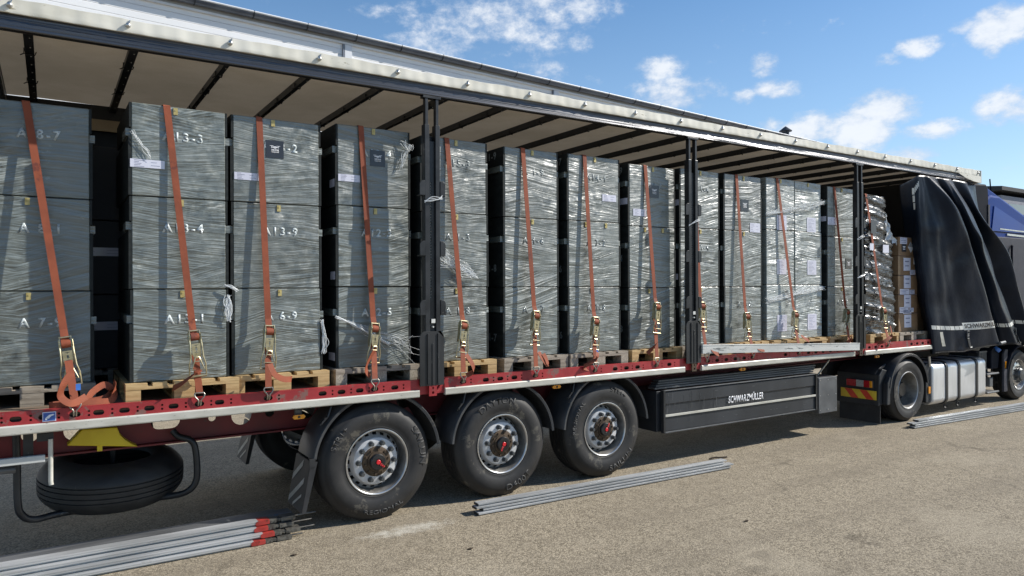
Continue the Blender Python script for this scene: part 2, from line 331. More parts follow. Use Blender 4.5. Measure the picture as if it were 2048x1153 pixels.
# ------------------------------------------------------------------ mesh helpers
class MB:
    def __init__(s): s.v=[]; s.f=[]
    def add(s,vs,fs,mx=None):
        o=len(s.v)
        s.v+= [tuple(mx@Vector(v)) for v in vs] if mx else [tuple(v) for v in vs]
        s.f+=[tuple(i+o for i in f) for f in fs]
        return s
    def box(s,x0,x1,y0,y1,z0,z1,mx=None):
        v=[(x0,y0,z0),(x1,y0,z0),(x1,y1,z0),(x0,y1,z0),(x0,y0,z1),(x1,y0,z1),(x1,y1,z1),(x0,y1,z1)]
        return s.add(v,[(3,2,1,0),(4,5,6,7),(0,1,5,4),(1,2,6,5),(2,3,7,6),(3,0,4,7)],mx)
    def prism(s,poly,axis,a0,a1,mx=None):
        """poly: list of 2-D points; axis 'x': points are (y,z); 'y': (x,z); 'z': (x,y)"""
        def P(q,a): return {'x':(a,q[0],q[1]),'y':(q[0],a,q[1]),'z':(q[0],q[1],a)}[axis]
        n=len(poly); v=[P(q,a0) for q in poly]+[P(q,a1) for q in poly]
        f=[tuple(range(n)),tuple(reversed(range(n,2*n)))]+[((i+1)%n,i,i+n,(i+1)%n+n) for i in range(n)]
        return s.add(v,f,mx)
    def lathe(s,prof,n=48,axis='y',c=(0,0,0),skip=None,closed=False,a0=0.,a1=2*PI):
        """prof: (r,w) list, w along the axis"""
        o=len(s.v); full=abs(a1-a0-2*PI)<1e-6; m=n if full else n+1
        for i in range(m):
            a=a0+(a1-a0)*i/n; ca,sa=math.cos(a),math.sin(a)
            for r,w in prof:
                q={'y':(r*ca,w,r*sa),'z':(r*ca,r*sa,w),'x':(w,r*ca,r*sa)}[axis]
                s.v.append((q[0]+c[0],q[1]+c[1],q[2]+c[2]))
        k=len(prof); kk=k if closed else k-1
        for i in range(n):
            i2=(i+1)%m
            for j in range(kk):
                if skip and skip(i,j): continue
                j2=(j+1)%k
                s.f.append((o+i*k+j,o+i2*k+j,o+i2*k+j2,o+i*k+j2))
        return s
    def cyl(s,p0,p1,r0,r1=None,n=12):
        r1=r0 if r1 is None else r1
        p0,p1=Vector(p0),Vector(p1); d=(p1-p0).normalized()
        q=d.to_track_quat('Z','Y'); o=len(s.v)
        for p,r in ((p0,r0),(p1,r1)):
            for i in range(n):
                a=2*PI*i/n; s.v.append(tuple(p+q@Vector((r*math.cos(a),r*math.sin(a),0))))
        for i in range(n): s.f.append((o+i,o+(i+1)%n,o+n+(i+1)%n,o+n+i))
        s.f.append(tuple(o+i for i in reversed(range(n)))); s.f.append(tuple(o+n+i for i in range(n)))
        return s
    def tube(s,pts,r,n=8):
        pts=[Vector(p) for p in pts]; o=len(s.v); k=len(pts)
        t0=(pts[1]-pts[0]).normalized(); up=Vector((0,0,1)) if abs(t0.z)<.9 else Vector((1,0,0))
        nn=t0.cross(up).normalized()
        for i,p in enumerate(pts):
            t=(pts[min(i+1,k-1)]-pts[max(i-1,0)]).normalized()
            nn=(nn-t*nn.dot(t)).normalized(); b=t.cross(nn)
            rr=r(i/(k-1)) if callable(r) else r
            for j in range(n):
                a=2*PI*j/n; s.v.append(tuple(p+rr*(math.cos(a)*nn+math.sin(a)*b)))
        for i in range(k-1):
            for j in range(n): s.f.append((o+i*n+j,o+i*n+(j+1)%n,o+(i+1)*n+(j+1)%n,o+(i+1)*n+j))
        s.f.append(tuple(o+j for j in reversed(range(n)))); s.f.append(tuple(o+(k-1)*n+j for j in range(n)))
        return s
    def ribbon(s,pts,widths,w,t=.004):
        """flat strap along pts; widths: direction of its width at each point (or one vector)"""
        pts=[Vector(p) for p in pts]; o=len(s.v); k=len(pts)
        for i,p in enumerate(pts):
            tg=(pts[min(i+1,k-1)]-pts[max(i-1,0)]).normalized()
            wd=Vector(widths[i] if isinstance(widths,list) else widths); wd=(wd-tg*wd.dot(tg)).normalized()
            nn=tg.cross(wd)
            for a,b in ((-1,-1),(1,-1),(1,1),(-1,1)): s.v.append(tuple(p+wd*(a*w/2)+nn*(b*t/2)))
        for i in range(k-1):
            for j in range(4): s.f.append((o+i*4+j,o+i*4+(j+1)%4,o+i*4+4+(j+1)%4,o+i*4+4+j))
        s.f.append((o+3,o+2,o+1,o)); e=o+(k-1)*4; s.f.append((e,e+1,e+2,e+3))
        return s
    def grid(s,rows):
        o=len(s.v); k=len(rows[0])
        for r in rows: s.v+=[tuple(p) for p in r]
        for i in range(len(rows)-1):
            for j in range(k-1): s.f.append((o+i*k+j,o+i*k+j+1,o+(i+1)*k+j+1,o+(i+1)*k+j))
        return s
    def mesh(s,name,smooth=None):
        me=bpy.data.meshes.new(name); me.from_pydata(s.v,[],s.f); me.validate()
        bm=bmesh.new(); bm.from_mesh(me); bmesh.ops.recalc_face_normals(bm,faces=bm.faces); bm.to_mesh(me); bm.free()
        if smooth:
            for p in me.polygons: p.use_smooth=True
            me.set_sharp_from_angle(angle=R(smooth))
        return me
def spline(pts,n=8):
    """Catmull-Rom through pts"""
    P=[Vector(p) for p in pts]; out=[]
    for i in range(len(P)-1):
        a,b,c,d=P[max(i-1,0)],P[i],P[i+1],P[min(i+2,len(P)-1)]
        for k in range(n):
            t=k/n; out.append(.5*((2*b)+(c-a)*t+(2*a-5*b+4*c-d)*t*t+(3*b-a-3*c+d)*t**3))
    out.append(P[-1]); return out
ROOT={}
def link(name,me,mat,parent=None,local=False,bev=0.):
    o=bpy.data.objects.new(name,me); COL.objects.link(o)
    if mat and not me.materials: me.materials.append(M[mat])
    if parent:
        o.parent=parent
        if not local: o.matrix_parent_inverse=Matrix.Translation(-world_loc(parent))
    if bev:
        b=o.modifiers.new('bevel','BEVEL'); b.width=bev; b.segments=2; b.limit_method='ANGLE'; b.angle_limit=R(50)
    return o
def world_loc(p):
    return ROOT.get(p.name,Vector((0,0,0)))
def obj(name,mb,mat,parent=None,smooth=None,local=False,bev=0.):
    return link(name,mb.mesh(name,smooth),mat,parent,local,bev)
def tag(o,label=None,cat=None,group=None,kind=None):
    if label: o['label']=label
    if cat: o['category']=cat
    if group: o['group']=group
    if kind: o['kind']=kind
    return o
def thing(name,label,cat,loc=(0,0,0),rot=(0,0,0),group=None):
    o=bpy.data.objects.new(name,None); COL.objects.link(o); o.location=loc; o.rotation_euler=rot; o.empty_display_size=.1
    ROOT[o.name]=Vector(loc)
    return tag(o,label,cat,group)
def from_curve(kind,setup,smooth=None):
    c=bpy.data.curves.new('tmp',kind); setup(c); t=bpy.data.objects.new('tmp',c)
    me=bpy.data.meshes.new_from_object(t); bpy.data.objects.remove(t); bpy.data.curves.remove(c); return me
def plate_mesh(outer,holes,th,name='plate'):
    """flat plate in x/z with real holes; thickness along y centred on 0"""
    def st(c):
        c.dimensions='2D'; c.fill_mode='BOTH'; c.extrude=th/2
        for poly in [outer]+holes:
            sp=c.splines.new('POLY'); sp.points.add(len(poly)-1)
            for p,q in zip(sp.points,poly): p.co=(q[0],q[1],0,1)
            sp.use_cyclic_u=True
    me=from_curve('CURVE',st); me.name=name
    me.transform(Matrix(((1,0,0,0),(0,0,-1,0),(0,1,0,0),(0,0,0,1))))
    me.materials.clear()
    return me
def circ(x,z,r,n=14,rx=None):
    rx=rx or r; return [(x+rx*math.cos(2*PI*i/n),z+r*math.sin(2*PI*i/n)) for i in range(n)]
def slot(x,z,w,h,n=5):
    r=h/2; a=[]
    for i in range(n+1): t=-PI/2+PI*i/n; a.append((x+w/2-r+r*math.cos(t),z+r*math.sin(t)))
    for i in range(n+1): t=PI/2+PI*i/n; a.append((x-w/2+r+r*math.cos(t),z+r*math.sin(t)))
    return a
TXT={}
def text_mesh(s,h,width=None,bold=.0,shear=0.,depth=.002,space=1.):
    """letters in x/z, base line centre at origin, facing -y"""
    key=(s,h,width,bold,shear,depth,space)
    if key in TXT: return TXT[key].copy()
    def st(c):
        c.body=s; c.size=1; c.offset=bold; c.shear=shear; c.extrude=.0; c.space_character=space; c.resolution_u=3
    me=from_curve('FONT',st); me.name='lettering'; me.materials.clear()
    xs=[v.co.x for v in me.vertices]; ys=[v.co.y for v in me.vertices]
    x0,x1,y0,y1=min(xs),max(xs),0.,max(ys)
    if 'Ü' in s: y1=max(ys)*.78
    sy=h/(y1-y0); sx=width/(x1-x0) if width else sy
    for v in me.vertices:
        v.co=((v.co.x-(x0+x1)/2)*sx,0,v.co.y*sy)
    TXT[key]=me
    return me.copy()
def shell_text(me,thick):
    """give flat letters thickness towards -y"""
    bm=bmesh.new(); bm.from_mesh(me)
    r=bmesh.ops.extrude_face_region(bm,geom=bm.faces[:])
    for g in r['geom']:
        if isinstance(g,bmesh.types.BMVert): g.co.y-=thick
    bmesh.ops.recalc_face_normals(bm,faces=bm.faces); bm.to_mesh(me); bm.free(); return me
# ------------------------------------------------------------------ setting
def build_setting():
    g=MB(); xs=[-60+i*8 for i in range(26)]
    g.grid([[(x,y,0) for x in [-400,-120]+xs+[220,600]] for y in [-300,-60,-20,-8,0,8,20,60,150,500]])
    tag(obj('ground',g,'asphalt'),kind='structure')
    # hall behind the trailer, turned 4.86 degrees
    a=R(4.86); Mx=Matrix.Translation((2.856,8.607,0))@Matrix.Rotation(a,4,'Z')
    b=thing('warehouse','long white panel-clad hall with a dark eaves gutter behind the trailer','building',(20,10,0))
    w=MB().box(-14,27,0.05,14,0,7.32,Mx); wl=obj('wall',w,'wall_white',b)
    for x in (2.93,8.85): obj('joint_cover',MB().box(x,x+.16,.005,.05,0,7.285,Mx),'trim_white',b)
    for x in (2.90,8.82): obj('joint_seal',MB().box(x-.015,x+.02,.0,.05,0,7.28,Mx),'trim_grey',b)
    r=MB().prism([(.0,7.44),(.0,7.50),(7,7.9),(14.3,7.5),(14.3,7.35),(.0,7.33)],'x',-14.2,27.2,Mx); obj('roof',r,'roof_grey',b)
    so_=MB().box(-14,27,-.0,.049,7.29,7.33,Mx); obj('soffit',so_,'trim_white',b)
    prof=[]
    for i in range(9):
        t=PI+PI*i/8; prof.append((-.085+.078*math.cos(t),7.46+.085*math.sin(t)))
    for i in range(8,-1,-1):
        t=PI+PI*i/8; prof.append((-.085+.070*math.cos(t),7.463+.077*math.sin(t)))
    gt=MB().prism(prof,'x',-14.1,27.1,Mx); gu=obj('gutter',gt,'gutter_metal',b,smooth=40)
    lip=MB()
    lip.tube([Mx@Vector((-14.1,-.163,7.468)),Mx@Vector((27.1,-.163,7.468))],.020); obj('gutter_lip',lip,'trim_white',gu,smooth=60)
    for i in range(-12,24):
        x=i*1.085+.98-.02
        pts=[]
        for k in range(9):
            t=PI+PI*k/8; pts.append(Mx@Vector((x,-.085+.086*math.cos(t),7.462+.094*math.sin(t))))
        bk=MB().tube([Mx@Vector((x,-.177,7.485))]+pts+[Mx@Vector((x,.02,7.50))],.011,6); obj('gutter_bracket',bk,'pipe_dark',b,smooth=60)
    # flue pipe on the hall roof
    p=thing('flue_pipe','dark flue pipe with a conical rain cap rising behind the trailer roof','pipe',(25.23,12.2,7.3))
    c=Vector((25.23,12.2,-.77))
    obj('pipe',MB().cyl(c+Vector((0,0,7.3)),c+Vector((0,0,9.04)),.14,n=16),'pipe_dark',p,smooth=40)
    obj('collar',MB().lathe([(.14,7.6),(.17,7.61),(.17,7.68),(.14,7.69)],16,'z',tuple(c+Vector((0,0,.62)))),'pipe_dark',p,smooth=40)
    obj('rain_cap',MB().lathe([(.0,8.66),(.06,8.62),(.25,8.47),(.25,8.45),(.0,8.47)],16,'z',tuple(c+Vector((0,0,.62)))),'pipe_dark',p,smooth=30)
    st=MB()
    for k in range(3):
        t=k*2*PI/3+.4; st.cyl(c+Vector((.11*math.cos(t),.11*math.sin(t),8.97)),c+Vector((.17*math.cos(t),.17*math.sin(t),9.14)),.012,n=6)
    obj('cap_bracket',st,'pipe_dark',p)
    # far shed beyond the cab
    f=thing('far_shed','low grey shed with a black roof edge far beyond the blue cab','building',(88,30,0))
    obj('wall',MB().box(74.2,130,25,50,0,10.5),'far_wall',f)
    obj('roof',MB().prism([(24.6,10.9),(24.6,11.25),(37,12.5),(50.4,11.2),(50.4,10.7)],'x',73.4,131),'far_roof',f)
    obj('window_band',MB().box(75.5,129,24.93,24.99,8.9,9.8),'cab_window',f)
build_setting()

# ------------------------------------------------------------------ trailer
TR=thing('semi_trailer','red and black curtainsider semi-trailer with its side open along three wheel axles','trailer',(6.8,1.27,0))
L=13.6
PILLARS=(3.4,6.8,10.2)
ZD=1.205
def trailer_body():
    obj('floor',MB().box(0,L,.06,2.49,1.165,ZD),'wood_floor',TR)
    # red side rail with real slots, one plate per bay
    rng=random.Random(3)
    bays=[(-.02,3.27),(3.53,6.66),(6.94,10.07),(10.33,13.6)]
    HOOK=[.607,1.421,1.936,2.844,3.726,4.556,5.325,6.219,7.03,7.87,8.80,9.95,10.93]
    def hole_list(x0,x1,zc):
        H=[]; hx=[h for h in HOOK if x0+.1<h<x1-.1]
        for h in hx: H.append((h,1))
        x=x0+.12
        while x<x1-.12:
            if all(abs(x-q[0])>.125 for q in H) and int((x+.2)/.62)%5!=3: H.append((x,1))
            x+=.163
        out=[slot(x,zc,.070,.038) for x,_ in H]
        xs=sorted(q[0] for q in H)
        for q in xs:
            for dz in (-.013,.016):
                if all(abs(q+.085-w)>.05 for w in xs) and q+.085<x1-.03: out.append(circ(q+.085,zc+dz,.0085,8))
        return out
    for x0,x1 in bays:
        me=plate_mesh([(x0,1.130),(x1,1.130),(x1,1.222),(x0,1.222)],hole_list(x0,x1,1.172),.008,'side_rail')
        me.transform(Matrix.Translation((0,.012,0)))
        r=link('side_rail',me,'red_paint',TR)
        obj('rail_lip',MB().box(x0,x1,.0165,.058,1.2175,1.2225),'red_paint',r)
        obj('rail_back',MB().box(x0,x1,.075,.082,1.09,1.163),'dark_panel',r)
        o=MB().prism([(-.006,1.066),(-.010,1.075),(-.010,1.122),(-.004,1.131),(.03,1.131),(.03,1.066)],'x',x0,x1-.0)
        obj('edge_profile',o,'worn_white_aluminium',TR,bev=.003)
    for p in PILLARS:
        f=MB().box(p-.135,p+.145,.018,.04,1.085,1.225)
        f.prism([(p+.02,1.09),(p+.14,1.225),(p+.145,1.20),(p+.05,1.09)],'y',.0,.017)
        ft=obj('pillar_foot',f,'red_paint',TR)
        me=plate_mesh([(p-.042,1.07),(p+.035,1.07),(p+.035,1.215),(p-.042,1.215)],[circ(p-.003,z,.013,10) for z in (1.10,1.185)]+[slot(p-.003,1.143,.018,.03)],.012,'latch_plate')
        me.transform(Matrix.Translation((0,-.016,0))); link('latch_plate',me,'rust_brown' if p>5 else 'red_paint',ft)
    # far side rail
    obj('far_rail',MB().box(0,L,2.492,2.53,1.07,1.22),'dark_red_paint',TR)
    # chassis beams with lightening holes
    for y in (.62,1.88):
        outer=[(-.1,.80),(5.9,.80),(8.8,.93),(13.2,.97),(13.2,1.06),(-.1,1.06)]
        holes=[circ(x,.955,r,18) for x,r in ((.33,.055),(.62,.075),(1.22,.085),(1.62,.03),(1.86,.085),(2.10,.04),(2.42,.09),(2.66,.04),(3.4,.085),(4.6,.08),(5.6,.07))]
        if y<1: holes[2]=slot(1.26,.965,.22,.13,8)
        me=plate_mesh(outer,holes,.012,'chassis_beam'); me.transform(Matrix.Translation((0,y,0)))
        c=link('chassis_beam',me,'dark_red_paint',TR)
        fl=MB().prism([(-.1,.785),(5.9,.785),(8.8,.915),(13.2,.955),(13.2,.968),(8.8,.928),(5.9,.798),(-.1,.798)],'y',y-.07,y+.07)
        fl.box(-.1,13.2,y-.07,y+.07,1.062,1.076); obj('beam_flange',fl,'dark_red_paint',c)
    for i in range(17):
        x=.3+i*.8
        obj('cross_member',MB().box(x-.03,x+.03,.085,2.485,1.075,1.163),'dark_red_paint',TR)
    for xa in AX:
        a=MB().cyl((xa,.3,.52),(xa,2.25,.52),.07,n=16); obj('axle',a,'black_steel',TR,smooth=40)
        for y in (.72,1.72):
            s=MB().prism([(xa-.42,.84),(xa-.35,.58),(xa-.05,.43),(xa+.42,.45),(xa+.45,.55),(xa+.1,.6),(xa-.25,.8)],'y',y-.05,y+.05); obj('trailing_arm',s,'black_steel',TR,bev=.01)
            b=MB().lathe([(.0,.52),(.11,.52),(.14,.58),(.14,.74),(.10,.78),(.0,.78)],18,'z',(xa+.33,y,0)); obj('air_bellow',b,'black_plastic',TR,smooth=40)
    obj('air_tank',MB().cyl((4.8,1.25,.80),(6.2,1.25,.80),.15,n=20),'black_steel',TR,smooth=40)
AX=(2.891,4.201,5.511)
trailer_body()

def roof():
    rf=obj('roof_tarp',MB().grid([[(x,y,3.932+.004*math.sin(x*4.7)) for y in (.063,.7,1.3,1.9,2.5)] for x in [.02+.1*k for k in range(137)]]),'roof_tarp',TR,smooth=60)
    # near roof beam
    bm_=MB().prism([(0,3.815),(-.006,3.822),(-.006,3.838),(.0,3.843),(.0,3.915),(-.008,3.92),(.06,3.925),(.06,3.815)],'x',.0,13.66)
    obj('roof_beam',bm_,'dark_beam',TR)
    # far beam
    obj('far_roof_beam',MB().box(0,13.66,2.46,2.52,3.78,3.92),'dark_panel',TR)
    obj('far_rail_strip',MB().box(0,13.66,2.44,2.458,3.66,3.775),'roof_tarp',TR)
    # canvas edge, wrinkled, over the beam
    rng=random.Random(11); rows=[]; N=420
    for i in range(N+1):
        x=-.02+13.74*i/N
        w=.0015*math.sin(x*9.1)+.002*math.sin(x*23+1)+.0022*math.sin(x*51+2)+.0015*math.sin(x*97)
        tack=math.exp(-(((x-.22)/.705)%1-.5)**2*0)  # even along the run
        ph=((x-.225)/.7047); near=abs(ph-round(ph))
        pull=.012*math.exp(-(near*.7047/.06)**2)
        z1=4.018+.004*math.sin(x*3.3)+.003*math.sin(x*17)
        rows.append([(x,.075,3.937),(x,.074,z1-.01),(x,.05,z1+.002),(x,-.018+w*.4,z1),(x,-.024+w*.6,z1-.004),(x,-.026+w*.8-pull*.1,3.975),(x,-.027+w-pull*.15,3.948),(x,-.028+w*.8,3.925),(x,-.026+w*.5,3.919),(x,.0,3.919)])
    obj('roof_canvas_edge',MB().grid(rows),'roof_canvas_edge',TR,smooth=35)
    for i in range(20):
        x=.238+.7047*i
        b=MB().lathe([(.0,-.052),(.010,-.051),(.017,-.044),(.019,-.036),(.019,-.02)],14,'y',(x,0,3.968))
        bo=obj('canvas_bolt',b,'bolt_steel',TR,smooth=50)
        obj('bolt_pin',MB().cyl((x+.004,-.035,3.975),(x+.014,-.03,4.008),.0045,n=6),'bolt_steel',bo)
    # bows
    for i in range(20):
        x=.335+.668*i
        if x>13.5: break
        wd=.06 if i<2 else .042
        b=MB().box(x-wd/2,x+wd/2,.061,2.459,3.862,3.905)
        b.box(x-wd/2+.006,x+wd/2-.006,.0605,2.4595,3.9051,3.9275)
        bo=obj('roof_bow',b,'dark_bow',TR)
        for y in ((.55,1.15,1.9) if i>1 else (.7,1.6)):
            cl=MB(); cl.tube([(x-wd/2-.004,y,3.90),(x-wd/2-.006,y,3.856),(x+wd/2+.004,y+.01,3.856),(x+wd/2+.012,y+.02,3.882)],.005,5)
            cl.tube([(x-wd/2-.004,y,3.858),(x-wd/2-.03,y+.01,3.845)],.004,5)
            obj('bow_clip',cl,'black_steel',bo)
        rv=MB()
        for k in range(9): rv.lathe([(0,3.859),(.005,3.859),(.006,3.8622)],6,'z',(x+.008,.3+k*.24,0))
        obj('bow_rivets',rv,'bolt_steel',bo)
    # rear header and portal
    h=MB().box(-.08,.12,.07,2.45,3.78,3.93).box(-.10,-.03,.0,2.52,3.55,3.925); obj('rear_header',h,'portal_steel',TR)
    obj('header_strip',MB().box(.1205,.128,.09,2.44,3.80,3.83),'bolt_steel',TR)
    for y0,y1 in ((-.01,.10),(2.42,2.53)): obj('rear_post',MB().box(-.14,-.02,y0,y1,1.07,3.813),'portal_steel',TR,bev=.006)
    obj('rear_door',MB().box(-.19,-.15,.0,2.52,1.1,3.9),'dark_panel',TR)
    # front wall and corner
    obj('front_wall',MB().box(13.5,13.56,.10,2.46,1.21,3.925),'dark_panel',TR)
    obj('front_post',MB().box(13.46,13.60,.07,.17,1.10,3.812),'portal_steel',TR,bev=.006)
    c=MB().prism([(12.95,3.915),(13.72,3.915),(13.72,3.80),(13.45,3.815),(13.2,3.85)],'y',-.042,-.036)
    c.prism([(-.036,3.80),(-.042,3.80),(-.042,4.015),(.3,4.015),(.3,3.80)],'x',13.715,13.73)
    obj('corner_flap',c,'roof_canvas_edge',TR)
    # closed curtain of the far side
    rows=[]
    for i in range(120):
        x=.0+13.6*i/119
        rows.append([(x,2.535+.012*math.sin(x*5),z) for z in (.98,2.4,3.85)])
    obj('far_curtain',MB().grid(rows),'curtain_vinyl',TR,smooth=60)
roof()

def pillars():
    for p in PILLARS:
        P=MB()
        # two channel posts
        for x0,x1 in ((p-.072,p-.026),(p+.036,p+.082)):
            P.box(x0,x1,-.012,.06,1.20,3.55)
        P.box(p-.026,p+.036,.048,.06,1.20,3.45)
        pi=obj('pillar',P,'black_steel',TR,bev=.004)
        u=MB()
        for x0,x1 in ((p-.062,p-.034),(p+.044,p+.072)): u.box(x0,x1,-.004,.045,3.551,3.814)
        u.box(p-.085,p+.095,-.01,.055,3.79,3.813)
        obj('telescopic_top',u,'black_steel',pi,bev=.002)
        # slotted latch strip
        H=[slot(p+.0,1.97+k*.0262,.016,.0145,3) for k in range(41)]
        me=plate_mesh([(p-.0255,1.66),(p+.0355,1.66),(p+.0355,3.40),(p-.0255,3.40)],H,.003,'slotted_strip'); me.transform(Matrix.Translation((0,.012,0)))
        link('slotted_strip',me,'black_steel',pi)
        hb=MB()
        for k in range(41): hb.box(p-.0065,p+.0065,.022,.0235,1.965+k*.0262,1.975+k*.0262)  # white tabs added behind the slots for the brightness seen through them
        obj('slot_light_tabs',hb,'reflector_white',pi)
        for z0 in (2.90,2.35,1.81):
            for sg in (-1,1):
                xi=p-.072 if sg<0 else p+.082; xo=xi+sg*.052
                o=[(xi,z0),(xo,z0),(xo,z0+.10)]
                for k in range(5):
                    t=PI/2*k/4; o.append((xo-sg*.035+sg*.035*math.cos(t),z0+.10+.035*math.sin(t)))
                o.append((xi,z0+.135))
                b=MB().prism(o,'y',-.016,-.004); bo=obj('slat_pocket',b,'black_steel',pi,bev=.002)
                obj('pocket_lip',MB().box(min(xi,xo),max(xi,xo),-.004,.05,z0-.004,z0+.004),'black_steel',bo)
        # wide foot panel with rounded shoulders
        o=[(p-.135,1.165),(p+.110,1.165),(p+.110,1.60)]
        for k in range(6):
            t=PI/2*k/5; o.append((p+.110-.05+.05*math.cos(t),1.60+.06*math.sin(t)))
        o+= [(p+.083,1.66),(p-.073,1.66)]
        for k in range(6):
            t=PI/2+PI/2*k/5; o.append((p-.135+.05+.05*math.cos(t),1.60+.06*math.sin(t)))
        b=MB().prism(o,'y',-.024,-.0125)
        b.box(p-.062,p-.042,-.034,-.0245,1.18,1.64).box(p+.042,p+.062,-.034,-.0245,1.18,1.64).box(p-.012,p+.006,-.030,-.0245,1.17,1.55)
        obj('foot_panel',b,'scuffed_black_steel',pi,bev=.003)
        s=MB().box(p-.014,p+.024,-.018,-.0125,1.735,1.772); s.cyl((p+.004,-.02,1.70),(p+.004,.012,1.70),.007,n=8)
        obj('pillar_sticker',s,'reflector_white',pi)
    # bits of film caught on the pillars
    for (p,z) in ((3.4,2.86),(6.8,2.80),(10.2,2.75),(10.2,2.2)):
        s=MB()
        rg=random.Random(int(z*100))
        for k in range(4):
            s.tube(spline([(p-.08,-.018,z-.03+rg.uniform(-.01,.02)),(p-.02,-.03,z+rg.uniform(-.02,.03)),(p+.05,-.03,z+.02+rg.uniform(-.02,.03)),(p+.10,-.02,z+.02+rg.uniform(-.02,.03))],4),.0032,5)
        t=obj('film_scrap',s,'clear_film',None,smooth=60)
        tag(t,{3.4:'thin strand of film caught on the slotted pillar nearest the rear wheels',6.8:'white twist of film tied round the middle pillar'}.get(p, 'film knot tied on the front pillar, level with its top pocket' if z>2.5 else 'film knot tied on the front pillar, midway up its slots'),'film scrap','film scraps on the pillars')
pillars()

# ------------------------------------------------------------------ wheels
def polar_text(s,h,r,a_mid,width_ang,y,thick=.003,flip=False):
    """letters bent round a circle of radius r on the plane y"""
    me=text_mesh(s,h,width_ang*r,bold=.02)
    for v in me.vertices:
        if not flip: a=a_mid-v.co.x/r; rr=r+v.co.z-h/2
        else: a=a_mid+v.co.x/r; rr=r-v.co.z+h/2
        v.co=(rr*math.cos(a),y,rr*math.sin(a))
    return shell_text(me,thick)
def tyre_mesh(Rt=.52,W=.385,Rr=.287,grooves=4):
    pr=[(Rr-.004,.05),(Rr+.004,.018),(Rr+.018,.008),(Rr+.03,.010),(Rr+.05,.0),(Rr+.10,-.006),(Rr+.145,-.004),(Rt-.075,.002),(Rt-.055,.010),(Rt-.053,.013),(Rt-.03,.026),(Rt-.014,.038),(Rt-.004,.050)]
    w0=.056; w1=W-.056; gw=.012; n=grooves
    pr.append((Rt,w0))
    for k in range(n):
        c=w0+(w1-w0)*(k+1)/(n+1)
        pr+=[(Rt+.002,c-gw/2),(Rt-.012,c-gw/2+.002),(Rt-.012,c+gw/2-.002),(Rt+.002,c+gw/2)]
    pr.append((Rt,w1)); pr+=[(r,W-w) for r,w in reversed(pr[:13])]
    return MB().lathe(pr,96,'y').mesh('tyre',40)
WM={}
def wheel_meshes():
    WM['tyre']=tyre_mesh()
    pr=[(.262,.11),(.264,.06),(.268,.03),(.276,.016)]
    WM['barrel']=MB().lathe([(.255,.24)]+pr,72,'y').mesh('rim',40)
    WM['lip']=MB().lathe([(.275,.016),(.278,.008),(.286,.004),(.292,.006),(.294,.016),(.290,.024)],72,'y').mesh('rim_lip',50)
    # disc: cone with ventilation holes then a flat ring
    pr=[(.258,.140),(.2475,.125),(.226,.100),(.214,.070),(.206,.052),(.196,.046),(.132,.044),(.130,.08)]
    WM['disc']=MB().lathe(pr,40,'y',skip=lambda i,j:j==1 and i%2==0).mesh('wheel_disc',35)
    WM['back']=MB().lathe([(.257,.21),(.10,.22)],40,'y').mesh('brake_drum',40)
    nb=MB()
    for k in range(10):
        a=2*PI*k/10+.1; x,z=.166*math.cos(a),.166*math.sin(a)
        nb2=MB()
    WM['nut']=MB().lathe([(.022,.083),(.022,.074),(.0165,.072),(.0165,.040),(.013,.034),(.0,.033)],12,'y').mesh('wheel_nut',35)
    h=MB().lathe([(.133,.09),(.133,.072),(.122,.066),(.092,.062),(.088,.052),(.070,.050)],40,'y')
    for k in range(10):
        a=2*PI*k/10+.3; h.cyl((.109*math.cos(a),.068,.109*math.sin(a)),(.109*math.cos(a),.050,.109*math.sin(a)),.0105,n=6)
    WM['hub']=h.mesh('hub',35)
    WM['cap']=MB().lathe([(.071,.056),(.071,.030),(.064,.022),(.034,.020),(.030,.026),(.0,.026)],32,'y').mesh('hub_cap',35)
    mk=MB().lathe([(.021,.025),(.021,.020),(.017,.017),(.0,.017)],20,'y')
    WM['mark']=mk.mesh('hub_mark',35)
    t=text_mesh('SAF',.020,.048,bold=.03); t.transform(Matrix.Translation((.050,.0,-.010))); shell_text(t,.0015); t.transform(Matrix.Translation((0,.0195,0))); WM['saf']=t
wheel_meshes()
for k_ in ('nut','hub','cap','mark','saf'): WM[k_].transform(Matrix.Translation((0,-.036,0)))
for v_ in WM['nut'].vertices: v_.co.x*=1.12; v_.co.z*=1.12
def add_wheel(parent,x,y,z,rot,letters=(),far=False,name='wheel'):
    base=Matrix.Translation((x,y,z))
    if far: base=base@Matrix.Rotation(PI,4,'Z')
    mx=base@Matrix.Rotation(rot,4,'Y')
    inv=Matrix.Translation(-world_loc(parent))
    w=link(name,WM['disc'],'rim_silver',parent,local=True); w.matrix_local=inv@mx
    def sub(n,k,mat,loc=None):
        o=link(n,WM[k] if isinstance(k,str) else k,mat,w,local=True)
        if loc: o.location=loc
        return o
    sub('tyre','tyre','tyre_rubber')
    if far: return w
    sub('rim','barrel','rim_barrel'); sub('rim_lip','lip','polished_rim')
    sub('brake_drum','back','dark_panel'); sub('hub','hub','rust_brown'); sub('hub_cap','cap','hub_black'); sub('hub_mark','mark','red_mark'); sub('hub_lettering','saf','red_mark')
    for k in range(10):
        a=2*PI*k/10+.1; sub('wheel_nut','nut','nut_grey',(.166*math.cos(a),0,.166*math.sin(a)))
    for (s,hh,r,am,wa,flip) in letters:
        # angles given for the wheel as it stands in the picture
        me=polar_text(s,hh,r,am+rot,wa,-.0035,flip=flip)
        sub('tyre_lettering',me,'tyre_letters')
    return w
